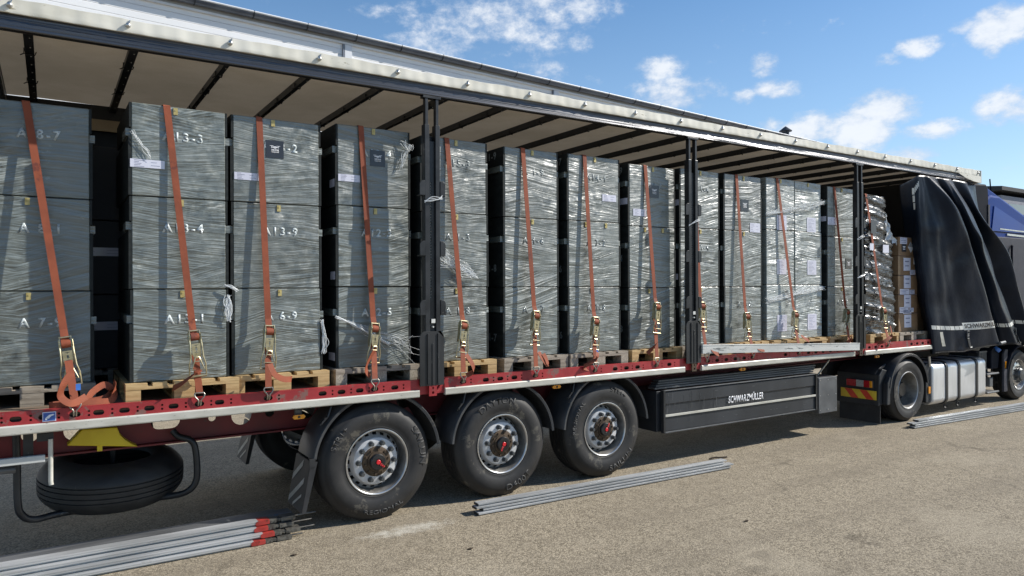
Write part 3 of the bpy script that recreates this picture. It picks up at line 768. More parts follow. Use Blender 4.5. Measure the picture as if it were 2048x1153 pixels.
def fender(parent,xa,zc,y0,y1,r,a0,a1,mat='fender_plastic',lip=.03,name='mudguard'):
    rows_o=[]; rows_i=[]; n=40
    out=MB(); prof_n=n
    for i in range(n+1):
        a=a0+(a1-a0)*i/n; c,s=math.cos(a),math.sin(a)
        def P(rr,y): return (xa+rr*c,y,zc+rr*s)
        rows_o.append([P(r-lip,y0),P(r-.008,y0-.004),P(r,y0+.006),P(r+.004,y0+.05),P(r+.012,y0+.07),P(r+.012,y1-.03),P(r,y1),P(r-.008,y1),P(r+.0,y1-.035),P(r+.0,y0+.07),P(r-.008,y0+.05),P(r-lip,y0+.008),P(r-lip,y0)])
    out.grid(rows_o)
    k=len(rows_o[0])-1
    out.f.append(tuple(range(k))); out.f.append(tuple(n*(k+1)+q for q in reversed(range(k))))
    return obj(name,out,mat,parent,smooth=35)
def running_gear():
    up=PI/2
    L1=[('STR1+',.052,.435,2.55,.52,False),('SAILUN',.060,.435,.25,.85,False),('REGIONAL',.036,.44,-1.45,.85,True)]
    L2=[('DAYTON',.066,.430,1.75,1.0,False),('D400T',.060,.432,-1.15,.72,True)]
    L3=[('REGIONAL',.044,.436,2.75,.85,False),('STE1+',.050,.436,1.15,.55,False),('SAILUN',.060,.432,-1.05,.85,True)]
    for xa,rot,lt in zip(AX,(.75,2.1,5.2),(L1,L2,L3)):
        add_wheel(TR,xa,.055,.52,rot,lt)
        add_wheel(TR,xa,2.485,.52,rot+1,far=True)
    for xa,a0,a1 in zip(AX,(R(7),R(5),R(4)),(R(172),R(175),R(176))):
        f=fender(TR,xa+.01,.54,.035,.45,.60,a0,a1)
        b=MB()
        for ddx in (-.47,):
            b.tube([(xa+ddx+.06,.09,1.05),(xa+ddx+.02,.06,.965),(xa+ddx-.05,.055,.90)],.012,6)
            for q in (.955,.915): b.cyl((xa+ddx-.01-(.955-q)*.6,.05,q),(xa+ddx-.01-(.955-q)*.6,.035,q),.008,n=6)
        b.box(xa-.30,xa+.30,.10,.38,1.150-.0,1.163)
        obj('mudguard_bracket',b,'bolt_steel' if False else 'black_steel',f)
        fender(TR,xa+.01,.54,2.09,2.51,.60,a0,a1)
    # striped mud flap behind the rear wheel, near and far
    for (y0,y1,near) in ((.04,.47,True),(2.07,2.50,False)):
        xt,xb=2.295,2.215
        def Pf(u,v,off=0): return (xt+(xb-xt)*v-off,y0+(y1-y0)*u,.60-.42*v)
        o=MB().grid([[Pf(u,v,.0) for u in (0,.5,1)] for v in (0,.5,1)])
        o.grid([[Pf(u,v,-.012) for u in (0,.5,1)] for v in (0,.5,1)])
        o.box(xt-.02,xt+.03,y0-.012,y0-.001,.56,.63)
        sd=[Pf(0,0,-.05),Pf(0,0,.004),Pf(0,1,.004),Pf(0,1,-.03)]
        o.add([(p[0],p[1]-.006,p[2]) for p in sd]+[(p[0],p[1]-.001,p[2]) for p in sd],[(0,1,2,3),(7,6,5,4),(0,4,5,1),(1,5,6,2),(2,6,7,3),(3,7,4,0)])
        fl=obj('mud_flap',o,'black_plastic',TR)
        st=MB()
        for u0,v0,u1,v1,wv in ((.45,.03,.95,.40,.13),(.22,.34,.95,.84,.12),(.22,.66,.66,.92,.06)):
            o_=len(st.v); st.v+=[tuple(Pf(u,v,.004)) for u,v in ((u0,v0),(u0,v0+wv),(u1,v1+wv),(u1,v1))]; st.f.append((o_,o_+1,o_+2,o_+3))
        obj('flap_stripes',st,'flap_white',fl)
running_gear()

def underside():
    # amber side lamps
    for x,y,z in ((2.20,.075,.985),(4.86,.07,1.03),(7.75,.07,1.025),(10.75,.07,1.02),(13.2,.07,1.02)):
        b=MB().prism([(x-.055,z),(x-.04,z+.018),(x+.04,z+.018),(x+.055,z),(x+.04,z-.018),(x-.04,z-.018)],'y',y-.012,y+.01)
        la=obj('side_lamp',b,'amber_lens',TR,bev=.003)
        obj('lamp_reflector',MB().lathe([(.0,-.0165),(.010,-.016),(.012,-.0121)],12,'y',(x,y,z)),'rust_brown',la,smooth=40)
        obj('lamp_bracket',MB().box(x-.03,x+.03,y+.011,y+.03,z-.02,1.064),'black_steel',la)
    # sticker on the red rail
    s=MB().box(.415,.495,.003,.0075,1.140,1.205); st=obj('rail_sticker',s,'paper',TR)
    obj('sticker_print',MB().box(.420,.490,.001,.0028,1.145,1.200),'sticker_blue',st)
    d=MB()
    d.prism([(.432,1.165),(.455,1.186),(.478,1.190),(.486,1.184),(.466,1.176),(.452,1.160)],'y',-.001,.0008)
    d.lathe([(.0,-.001),(.007,-.001),(.007,.0008)],10,'y',(.437,0,1.158))
    obj('sticker_emblem',d,'logo_white',st)
    # pallet box
    x0,x1=6.36,9.225
    b=MB(); 
    b.prism([(6.30,.86),(9.23,.842),(9.23,.372),(6.30,.392)],'y',.095,.55)
    bx=obj('pallet_box',b,'box_panel_paint',TR,bev=.006)
    p=MB()
    prof=[(.060,.395),(.046,.40),(.046,.555),(.060,.575),(.060,.70),(.046,.715),(.046,.845),(.060,.86),(.094,.86),(.094,.395)]
    p.prism(prof,'x',x0,x1)
    obj('box_front',p,'box_panel_paint',bx,bev=.003)
    obj('box_trim',MB().box(x0+.02,x1-.02,.030,.0455,.566,.592),'worn_white_aluminium',bx,bev=.002)
    for e in (MB().box(x0-.012,x0+.02,.028,.075,.385,.872),MB().box(x1-.02,x1+.012,.028,.075,.380,.872)): obj('box_edge',e,'scuffed_black_steel',bx,bev=.003)
    for e in (MB().box(x0+.021,x1-.021,.034,.075,.862,.872),MB().box(x0+.021,x1-.021,.034,.075,.380,.3945)): obj('box_rim',e,'grey_sheet_steel',bx,bev=.002)
    t=text_mesh('SCHWARZMÜLLER',.080,.66,bold=.018,shear=.16,space=1.08); t.transform(Matrix.Translation((7.79,.0455,.628))); shell_text(t,.002)
    link('box_lettering',t,'logo_white',bx)
    sc=MB(); rg=random.Random(5)
    for k in range(34):
        x=6.40+rg.random()**1.6*.9; z=rg.uniform(.60,.84); sc.box(x,x+rg.choice((.002,.003,.005)),.0445,.0458,z-rg.uniform(.03,.16),z)
    for k in range(10):
        x=rg.uniform(7.0,9.0); z=rg.choice((.43,.47,.80)); sc.box(x,x+rg.uniform(.01,.05),.0445,.0458,z,z+.005)
    obj('box_scratches',sc,'grey_sheet_steel',bx)
    # right hand box with rivets
    b=MB().box(9.30,9.72,.05,.50,.315,.805); rb=obj('side_locker',b,'grey_sheet_steel',TR,bev=.005)
    rv=MB()
    for x in (9.33,9.51,9.69):
        for z in (.36,.56,.77): rv.lathe([(0,.046),(.007,.046),(.008,.0501)],8,'y',(x,0,z))
    obj('locker_rivets',rv,'bolt_steel',rb)
    obj('support_leg',MB().box(9.36,9.62,.70,.95,.22,1.05).box(9.30,9.70,.62,1.0,.20,.24),'black_steel',TR,bev=.005)
    obj('far_support_leg',MB().box(9.36,9.62,1.65,1.9,.22,1.05).box(9.30,9.70,1.6,1.95,.20,.24),'black_steel',TR,bev=.005)
    c=MB().tube([(9.50,.2,.82),(9.62,.15,.97),(9.66,.13,1.03)],.012,8).cyl((9.74,.2,.70),(9.79,.2,.70),.035,n=14); obj('crank_handle',c,'hook_steel',TR,smooth=50)
    # spare wheel carrier hoop, underrun profile and rods
    hp=MB().tube(spline([(.25,.46,1.02),(.255,.46,.80),(.26,.45,.50),(.285,.46,.40),(.36,.50,.345),(.55,.60,.335),(1.10,.62,.345),(1.29,.54,.36),(1.41,.47,.40),(1.47,.45,.50),(1.465,.46,.72),(1.43,.47,.81),(1.34,.50,.85),(1.30,.52,.90)],6),.026,10)
    obj('carrier_hoop',hp,'black_steel',TR,smooth=60)
    obj('carrier_rod',MB().tube([(1.22,1.35,.86),(1.24,1.35,.7),(1.24,1.35,.32)],.022,8),'black_steel',TR,smooth=60)
    u=MB().box(-.15,.43,.10,.14,.842,.892); ur=obj('underrun_rail',u,'weathered_board',TR,bev=.004)
    u=MB().box(.30,.36,.15,.19,.88,1.07); u.box(.38,.48,.12,.17,.985,1.04); obj('rail_bracket',u,'black_steel',ur)
    obj('stay_rod',MB().tube([(.462,.105,1.0),(.462,.105,.70),(.466,.10,.675)],.016,10),'worn_white_aluminium',TR,smooth=50)
    obj('tail_tube',MB().cyl((-.2,.20,.80),(.255,.20,.795),.026,n=14),'grey_sheet_steel',TR,smooth=40)
    # stowed slats above the pallet box (dark)
    for k in range(4):
        z=.883+k*.022; y0=.10+.03*k; x0_=6.28+.05*k
        m=MB().prism([(y0,z),(y0,z+.018),(y0+.11,z+.018),(y0+.11,z)],'x',x0_,9.25+.06*k)
        for q in (.004,.010): m.box(x0_,9.25+.06*k,y0-.004,y0-.0005,z+q,z+q+.003)
        tag(obj('stowed_slat',m,'slat_dark',None),'dark side slat stowed on the black pallet box, '+('lowest of four','second from the bottom','third from the bottom','topmost of four')[k],'slat','slats stowed above the pallet box')
underside()
# ------------------------------------------------------------------ gathered curtain at the front
CUR=[[(11.40,.08,3.60),(11.86,.27,3.10),(12.06,.27,2.33),(12.36,.27,1.68),(12.66,.27,.97)],
[(11.62,.03,3.70),(11.80,.10,3.10),(11.95,.10,2.37),(12.12,.10,1.69),(12.33,.10,.985)],
[(11.77,-.01,3.78),(11.77,-.02,3.09),(11.87,-.02,2.39),(12.01,-.02,1.69),(12.2,-.02,.99)],
[(11.84,-.02,3.785),(12.0,-.07,3.10),(12.17,-.08,2.40),(12.40,-.08,1.685),(12.65,-.07,.995)],
[(11.90,-.03,3.785),(12.24,-.12,3.11),(12.46,-.13,2.40),(12.78,-.12,1.68),(13.10,-.10,1.0)],
[(11.98,-.05,3.78),(12.41,-.27,3.25),(12.92,-.27,2.56),(13.38,-.25,1.84),(13.9,-.22,1.06)],
[(12.10,-.03,3.785),(12.60,-.19,3.28),(13.12,-.17,2.58),(13.60,-.15,1.83),(14.13,-.12,1.04)],
[(12.31,.0,3.79),(12.80,.0,3.32),(13.35,.01,2.59),(13.87,.02,1.82),(14.35,.04,1.02)],
[(12.45,-.03,3.79),(12.75,-.16,3.24),(13.28,-.14,2.58),(13.80,-.12,1.88),(14.40,-.10,1.03)],
[(12.6,-.05,3.79),(12.79,-.27,3.2),(13.28,-.27,2.57),(13.82,-.25,1.91),(14.53,-.22,1.04)],
[(12.72,-.03,3.795),(13.15,-.16,3.19),(13.72,-.16,2.55),(14.25,-.14,1.87),(14.95,-.12,1.01)],
[(12.84,.02,3.80),(13.50,.03,3.18),(14.08,.04,2.52),(14.60,.05,1.82),(15.25,.06,.98)],
[(13.15,-.04,3.785),(13.45,-.20,3.16),(14.23,-.20,2.68),(14.75,-.18,1.99),(15.33,-.15,1.0)],
[(13.40,.02,3.785),(13.80,.0,3.18),(14.55,.0,2.67),(15.10,.0,1.95),(15.80,.0,.97)],
[(13.70,.05,3.78),(14.05,.12,3.22),(14.80,.13,2.67),(15.35,.13,1.9),(16.1,.13,.94)]]
def curtain():
    colz=[spline(c,10) for c in CUR]       # along the height
    n=len(colz[0]); rows=[]
    for k in range(n):
        kk=[c[k] for c in colz]; r=[]
        for j,q in enumerate(spline(kk,7)):
            i0=min(j//7,len(kk)-2); lin=kk[i0].lerp(kk[i0+1],(j-7*i0)/7); r.append(lin.lerp(q,.45))
        rows.append(r)
    rg=random.Random(2)
    m=len(rows[0])
    for k,row in enumerate(rows):
        t=k/(n-1)
        for j,p in enumerate(row):
            s=j/7
            a=.008*math.sin(s*2.1+t*9)+.006*math.sin(t*23+s*5)+.004*math.sin(s*9+t*3)
            for (cs,ct,ws,wt,am) in ((4.6,.47,.5,.04,.035),(3.2,.30,1.1,.03,-.02),(2.9,.72,1.2,.05,.018),(6.9,.55,.5,.06,.03),(9.1,.40,.4,.05,-.03),(11.0,.62,.8,.05,.03),(4.2,.86,.9,.03,-.02),(8.6,.8,.6,.04,.02)):
                a+=am*math.exp(-((s-cs+ (t-ct)*4)/ws)**2-((t-ct)/wt)**2)
            e=min(1,t*6)
            row[j]=p+Vector((0,a*e,.008*math.sin(s*3.1)*e*t))
    cu=obj('curtain',MB().grid(rows),'curtain_vinyl',TR,smooth=180)
    sm=cu.modifiers.new('thickness','SOLIDIFY'); sm.thickness=.004; sm.offset=1
    # sampler on the cloth
    def at(s,t,off=.006):
        j=max(0,min(m-1.001,s*7)); k=max(0,min(n-1.001,t*(n-1))); j0,k0=int(j),int(k); a,b=j-j0,k-k0
        q=lambda kk,jj: rows[kk][jj]
        p=(q(k0,j0)*(1-a)+q(k0,j0+1)*a)*(1-b)+(q(k0+1,j0)*(1-a)+q(k0+1,j0+1)*a)*b
        du=q(k0,j0+1)-q(k0,j0); dv=q(k0+1,j0)-q(k0,j0); nn=du.cross(dv).normalized()
        if nn.y>0: nn=-nn
        return p+nn*off,nn
    def t_at(s,z):
        lo,hi=0.,1.
        for _ in range(30):
            md=(lo+hi)/2
            if at(s,md)[0].z>z: lo=md
            else: hi=md
        return lo
    def patch(mb,s0,s1,zf0,zf1,ns,nv=2,off=.006):
        """strip following the cloth; zf0/zf1 give its lower and upper z for each s"""
        rr=[]
        for i in range(ns+1):
            s=s0+(s1-s0)*i/ns
            rr.append([at(s,t_at(s,zf0(s)+(zf1(s)-zf0(s))*v/nv),off)[0] for v in range(nv+1)])
        mb.grid(rr)
    # reflective squares along the bottom
    st=MB()
    zb=lambda s: 1.372+.020*math.sin(s*1.3)
    def squares(sa,sb):
        # walk by arc length
        s=sa
        while s<sb:
            p0=at(s,t_at(s,zb(s)))[0]; s2=s
            while (at(s2,t_at(s2,zb(s2)))[0]-p0).length<.118 and s2<sb+.3: s2+=.01
            patch(st,s,s2-.10*(s2-s),zb,lambda q: zb(q)+.062,3)
            s=s2
    squares(2.05,3.95); obj('reflective_strip',st,'reflector_white',cu,smooth=60)
    st=MB(); squares(5.45,13.4); obj('reflective_strip',st,'reflector_white',cu,smooth=60)
    # maker's name on a white band, letters wrapped on the cloth
    bd=MB(); patch(bd,3.98,5.12,lambda s: zb(s)-.012,lambda s: zb(s)+.108,14,4,.007); bo=obj('name_band',bd,'reflector_white',cu,smooth=60)
    t=text_mesh('SCHWARZMÜLLER',.062,1.0,bold=.03,shear=.16)
    # x -.5..(.5) -> s
    for v in t.vertices:
        s=4.03+(v.co.x+.5)*1.20; z=zb(s)+.022+v.co.z
        v.co=at(min(s,5.30),t_at(s,z),.010)[0]
    # keep only the letters that lie on the visible face of the fold
    bm=bmesh.new(); bm.from_mesh(t); bm.normal_update(); bm.to_mesh(t); bm.free()
    link('name_lettering',t,'logo_black',bo)
    t=text_mesh('INTELLIGENTE FAHRZEUGE',.016,.55,bold=.01)
    for v in t.vertices:
        s=4.70+v.co.x*.75; z=zb(s)+.000+v.co.z
        v.co=at(s,t_at(s,z),.010)[0]
    link('small_lettering',t,'logo_black',bo)
    # contour mark near the top
    cm=MB()
    for k in range(5):
        z0=3.58-.0-.115*k; patch(cm,1.12+.04*k,1.40+.03*k,lambda s,z0=z0: z0-.10,lambda s,z0=z0: z0,3,2,.008)
    for k in range(4):
        s0=1.44+.14*k; patch(cm,s0,s0+.115,lambda s,k=k: 3.515+.028*k,lambda s,k=k: 3.60+.028*k,2,2,.008)
    obj('contour_mark',cm,'reflector_white',cu,smooth=60)
    # tension buckles
    for s in (4.05,7.0,9.6):
        b=MB(); p0,nn=at(s,t_at(s,1.30),.02); p1,_=at(s,t_at(s,1.06),.02)
        pts=[p0.lerp(p1,k/4) for k in range(5)]; wd=Vector((1,0,0)) if s<5 else Vector((.8,.6,0))
        b.ribbon(pts,wd,.06,.004)
        bo=obj('tension_strap',b,'black_plastic',cu)
        c=MB(); f=Vector((0,-.012,0))
        q=[p0+f+wd*a+Vector((0,0,b_)) for a,b_ in ((-.032,.03),(.032,.03),(.032,-.09),(-.032,-.09),(-.032,.03))]
        c.tube(q,.007,6); c.tube([p0+f+wd*-.03+Vector((0,0,-.02)),p0+f+wd*.03+Vector((0,0,-.02))],.006,6)
        c.tube([p0+f+wd*-.03+Vector((0,0,-.05)),p0+f+wd*.03+Vector((0,0,-.05))],.006,6)
        obj('buckle',c,'grey_sheet_steel',bo)
        c=MB().tube([p1+f+wd*-.03+Vector((0,0,.02)),p1+f+wd*-.03,p1+f+wd*.03,p1+f+wd*.03+Vector((0,0,.02))],.009,6); obj('strap_hook',c,'bolt_steel',bo)
    r=MB(); patch(r,2.55,2.72,lambda s:1.10,lambda s:1.33,2,3); obj('worn_tape',r,'worn_white_aluminium',cu)
    tb=MB().cyl(at(5.0,.985,.02)[0],at(5.0,.985,.02)[0]+Vector((.22,.02,.01)),.028,n=12); obj('curtain_roller',tb,'grey_sheet_steel',cu,smooth=40)
curtain()
# ------------------------------------------------------------------ tractor
def tractor():
    T=thing('tractor_truck','blue tractor unit coupled to the front of the trailer, silver fuel tank on its flank','truck',(13.5,1.27,0))
    xw=11.46; zc=.475
    # drive wheel: deep dished outer wheel of a twin pair
    t=tyre_mesh(.475,.31,.275,3)
    pr=[(.120,.205),(.150,.200),(.185,.205),(.215,.222),(.236,.225),(.247,.20),(.252,.10),(.258,.06),(.262,.03),(.270,.014),(.277,.008),(.281,.016),(.280,.024)]
    rim=MB().lathe(pr,64,'y').mesh('wheel',40)
    drum=MB().lathe([(.12,.20),(.118,.12),(.10,.10),(.0,.098)],24,'y').mesh('hub',35)
    holes=MB()
    for k in range(8):
        a=2*PI*k/8; holes.lathe([(.0,.1985),(.030,.1985),(.034,.204)],12,'y',(.188*math.cos(a),0,.188*math.sin(a)))
    hm=holes.mesh('hand_hole',40)
    def dw(x,y,far=False):
        mx=Matrix.Translation((x,y,zc))@(Matrix.Rotation(PI,4,'Z') if far else Matrix.Identity(4))
        w=link('wheel',rim,'rim_barrel',T,local=True); w.matrix_local=Matrix.Translation(-world_loc(T))@mx
        link('tyre',t,'tyre_rubber',w,local=True); link('hub',drum,'hub_black',w,local=True); link('hand_hole',hm,'dark_panel',w,local=True)
        lm=MB().lathe([(.270,.0125),(.277,.006),(.282,.014)],64,'y').mesh('rim_lip'); link('rim_lip',lm,'rim_silver',w,local=True)
    dw(xw,-.02); dw(xw,2.5,True)
    w=MB().lathe([(.475,.345),(.475,.60),(.40,.62),(.40,.33)],48,'y',(xw,-.02,zc),closed=True); obj('inner_tyre',w,'tyre_rubber',T,smooth=40)
    obj('axle',MB().cyl((xw,.3,zc),(xw,2.2,zc),.10,n=16),'black_steel',T)
    # wing: rear face, sloping top and arch
    f=fender(T,xw,zc,-.035,.66,.56,R(8),R(172),'black_plastic',.04)
    b=MB(); b.prism([(10.74,.28),(10.77,.74),(10.86,.83),(10.98,.80),(10.92,.66),(10.86,.30)],'y',.045,.72)
    b.prism([(10.84,.30),(10.86,.62),(10.93,.72),(10.98,.62),(10.93,.45),(10.93,.30)],'y',-.030,.044)
    obj('rear_wing',b,'black_plastic',T,bev=.012)
    fl=MB().box(10.80,10.815,.055,.70,.02,.281); obj('mud_flap',fl,'black_plastic',T)
    tp=MB().prism([(10.75,.745),(10.88,.845),(11.05,.90),(11.05,.86),(10.9,.80)],'y',.10,.70); obj('wing_top',tp,'black_plastic',T,bev=.01)
    # tail lamp facing backwards
    lm=MB().box(10.715,10.752,.115,.535,.545,.660); lo=obj('tail_lamp',lm,'black_plastic',T,bev=.006)
    for (ya,yb,mt,nm) in ((.375,.525,'red_lens','tail_lens'),(.255,.37,'clear_lens','reversing_lens'),(.160,.25,'red_lens','stop_lens'),(.120,.157,'amber_lens','indicator_lens')):
        obj(nm,MB().box(10.700,10.7145,ya,yb,.552,.653),mt,lo,bev=.004)
    # marker plate: yellow with red diagonals
    p=MB().box(10.726,10.737,.072,.632,.372,.505); po=obj('marker_plate',p,'reflector_yellow',T)
    st=MB()
    for ya in (.52,.28):
        y0=ya
        q=[(y0+.05,.503),(y0-.065,.503),(y0-.175,.374),(y0-.06,.374)]
        st.prism(q,'x',10.7225,10.7258)
    obj('plate_stripes',st,'reflector_red',po)
    # fuel tank
    x0,x1=12.20,13.95; y0=.0; zt,zb=.835,.165
    prof=[]
    def rr(yc,zc_,r,a0,a1,n=7): return [(yc+r*math.cos(a0+(a1-a0)*k/n),zc_+r*math.sin(a0+(a1-a0)*k/n)) for k in range(n+1)]
    prof=rr(y0+.10,zt-.10,.10,PI,PI/2)+rr(y0+.55,zt-.10,.10,PI/2,0)+rr(y0+.55,zb+.10,.10,0,-PI/2)+rr(y0+.10,zb+.10,.10,-PI/2,-PI)
    tk=MB().prism(prof,'x',x0,x1); to=obj('fuel_tank',tk,'tank_aluminium',T,smooth=30,bev=.02)
    for xs in (12.62,13.02,13.62):
        o=[]
        pr2=[(y0+.325+(y-(y0+.325))*1.0+(-.012 if y<y0+.3 else .012),z+(.012 if z>.5 else -.012)) for y,z in prof]
        s=MB().prism(pr2,'x',xs-.032,xs+.032); so_=obj('tank_strap',s,'black_steel',to,smooth=30)
        c=MB().tube([(xs-.02,y0+.03,zb-.015),(xs-.02,y0+.03,zb-.06),(xs+.03,y0+.02,zb-.07),(xs+.03,y0+.02,zb-.02)],.010,6).cyl((xs,y0+.03,zb+.01),(xs,y0+.03,zb-.09),.007,n=6); obj('strap_bolt',c,'black_steel',so_)
    obj('side_marker',MB().box(12.115,12.175,.02,.035,.36,.47),'amber_lens',T,bev=.004)
    wp=MB().prism([(12.06,.22),(12.06,.55),(11.95,.75),(12.10,.84),(12.185,.84),(12.185,.22)],'y',.036,.60); obj('tank_guard',wp,'black_plastic',T,bev=.01)
    obj('filler_neck',MB().cyl((12.16,.03,.79),(12.12,.02,.95),.022,n=10),'bolt_steel',T,smooth=40)
    # deck between tank and cab
    obj('chassis_rail',MB().box(10.7,16.2,.85,.95,.65,.95).box(10.7,16.2,1.6,1.7,.65,.95),'black_steel',T)
    obj('step_panel',MB().box(13.98,14.70,.30,.62,.25,.88),'dark_panel',T)
    for z in (.20,.52):
        s=MB().box(14.02,14.42,.02,.26,z,z+.025).cyl((14.02,.02,z+.013),(14.44,.02,z+.013),.017,n=8); obj('step',s,'grey_sheet_steel',T)
    g=MB()
    for k in range(4): g.box(14.00+.07*k,14.035+.07*k,.12,.16,.62,.92)
    g.box(13.98,14.26,.115,.165,.60,.63).box(13.98,14.26,.115,.165,.90,.925); obj('valve_block',g,'grey_sheet_steel',T,bev=.003)
    obj('air_canister',MB().box(14.20,14.32,.05,.15,.30,.46),'grey_sheet_steel',T,bev=.01)
    a=MB().prism([(14.33,.60),(14.33,.92),(14.40,.97),(14.58,.94),(14.64,.84),(14.58,.60)],'y',.08,.28); ao=obj('additive_tank',a,'cab_dark',T,bev=.012)
    obj('additive_cap',MB().cyl((14.52,.09,.915),(14.545,.055,.965),.055,n=18),'blue_cap',ao,smooth=40,bev=.008)
    obj('side_skirt',MB().prism([(14.66,.18),(14.66,.86),(14.72,.93),(14.82,.93),(14.78,.6),(14.80,.18)],'y',.02,.06),'cab_grey',T,bev=.008)
    obj('skirt_marker',MB().box(14.69,14.73,.008,.0195,.60,.72),'amber_lens',T)
    # steer wheel
    tm=tyre_mesh(.455,.30,.262,3)
    wf=MB().lathe([(.235,.09),(.25,.05),(.255,.03),(.262,.012),(.268,.010),(.270,.018)],64,'y').lathe([(.240,.085),(.222,.05),(.205,.045)],32,'y').lathe([(.205,.045),(.165,.035),(.120,.032),(.115,.05)],32,'y',skip=None).mesh('wheel',35)
    hd=MB().lathe([(.118,.05),(.116,-.02),(.095,-.045),(.06,-.05),(0,-.05)],28,'y')
    for k in range(10):
        a=2*PI*k/10; hd.cyl((.143*math.cos(a),.04,.143*math.sin(a)),(.143*math.cos(a),.0,.143*math.sin(a)),.014,n=6)
    hd=hd.mesh('hub',35)
    vh=MB()
    for k in range(10):
        a=2*PI*(k+.5)/10; vh.lathe([(.0,.0405),(.018,.0405),(.022,.046)],10,'y',(.205*math.cos(a),0,.205*math.sin(a)))
    vh=vh.mesh('vent_holes',35)
    for y,fr in ((.0,False),(2.5,True)):
        mx=Matrix.Translation((15.22,y,.455))@(Matrix.Rotation(PI,4,'Z') if fr else Matrix.Identity(4))
        w=link('wheel',wf,'polished_rim',T,local=True); w.matrix_local=Matrix.Translation(-world_loc(T))@mx
        link('tyre',tm,'tyre_rubber',w,local=True); link('hub',hd,'nut_grey',w,local=True); link('vent_holes',vh,'dark_panel',w,local=True)
    fender(T,15.22,.455,-.02,.40,.53,R(20),R(165),'cab_dark',.03)
    # cab
    c=MB()
    side=[(14.46,1.02),(14.46,3.62),(14.60,3.70),(14.95,3.70),(16.4,3.28),(16.75,3.05),(16.95,2.1),(17.05,1.0)]
    c.prism(side,'y',.20,2.35); cab=obj('cab',c,'cab_blue',T,bev=.05)
    d=MB().prism([(14.62,3.05),(14.72,3.50),(16.30,3.10),(16.6,3.05)],'y',.185,.1995); obj('roof_panel',d,'cab_blue_sheen',cab)
    s=MB().box(14.465,16.9,.19,.1985,3.035,3.050); obj('panel_seam',s,'cab_dark',cab)
    s=MB().prism([(14.92,3.105),(16.5,3.085),(16.5,3.06),(14.92,3.083)],'y',.180,.198); obj('chrome_strip',s,'bolt_steel',cab)
    s=MB().prism([(15.20,3.02),(16.4,3.0),(16.4,2.965),(15.2,2.985)],'y',.180,.198); obj('rain_rail',s,'bolt_steel',cab)
    s=MB().prism([(14.74,2.95),(16.4,2.95),(16.5,1.6),(14.78,1.6)],'y',.176,.198); obj('sleeper_panel',s,'cab_grey',cab,bev=.01)
    h=MB().tube(spline([(15.36,.16,2.80),(15.30,.145,2.78),(15.29,.145,2.62),(15.29,.14,2.35)],6),.018,8); obj('grab_handle',h,'cab_dark',cab,smooth=50)
    s=MB().prism([(14.9,1.62),(17.0,1.40),(17.02,1.05),(14.9,1.05)],'y',.150,.198); obj('lower_panel',s,'cab_blue',cab,bev=.02)
    df=MB().prism([(13.80,1.30),(13.80,3.70),(13.95,3.84),(14.36,3.86),(14.44,3.80),(14.455,3.60),(14.455,1.30)],'y',.16,.26); df.prism([(13.80,3.5),(13.95,3.84),(14.36,3.86),(14.44,3.80),(14.455,3.5)],'y',.261,2.3); obj('air_deflector',df,'cab_dark',T,bev=.03)
    s=MB().box(14.40,14.456,.145,.159,1.4,3.50); obj('deflector_edge',s,'cab_grey',T)
    s=MB().prism([(14.46,3.56),(14.52,3.84),(15.0,3.70),(14.6,3.62)],'y',.24,2.3); obj('roof_spoiler',s,'cab_blue',T,bev=.02)
    obj('aerial',MB().cyl((15.0,.35,3.6),(14.93,.35,4.02),.012,n=6),'cab_dark',T)
tractor()

# ------------------------------------------------------------------ cargo
ZP=ZD+.144      # top of a pallet
STACK=[ # x left, x right, front y, pallet look
 (.02,.735,.40,'g'),(.965,1.66,.14,'y'),(1.70,2.437,.20,'y'),(2.577,3.285,.22,'c'),(3.395,4.122,.20,'y'),(4.305,4.99,.20,'g'),
 (5.10,5.835,.18,'c'),(5.952,6.688,.17,'y'),(6.80,7.49,.20,'g'),(7.58,8.306,.20,'y'),(8.387,9.633,.20,'y'),(9.736,10.422,.20,'y'),(10.62,11.40,.16,'y'),(11.47,12.10,.15,'c')]
ORD=['leftmost','second','third','fourth','fifth','sixth','seventh','eighth','ninth','tenth','eleventh','twelfth','thirteenth','fourteenth']
PM={}
def pallet_meshes():
    PM['top']=MB().box(-.05,.05,0,1.2,.122,.144).mesh('deck_board')
    PM['topw']=MB().box(-.0725,.0725,0,1.2,.122,.144).mesh('deck_board')
    PM['str']=MB().box(-.40,.40,.0,.145,.1,.1218).mesh('stringer_board')
    PM['blk']=MB().box(-.05,.05,.002,.143,.0222,.0998).mesh('block')
    PM['blkw']=MB().box(-.0725,.0725,.002,.143,.0222,.0998).mesh('block')
    PM['bot']=MB().box(-.05,.05,.004,1.196,0,.022).mesh('bottom_board')
    PM['botw']=MB().box(-.0725,.0725,.004,1.196,0,.022).mesh('bottom_board')
pallet_meshes()
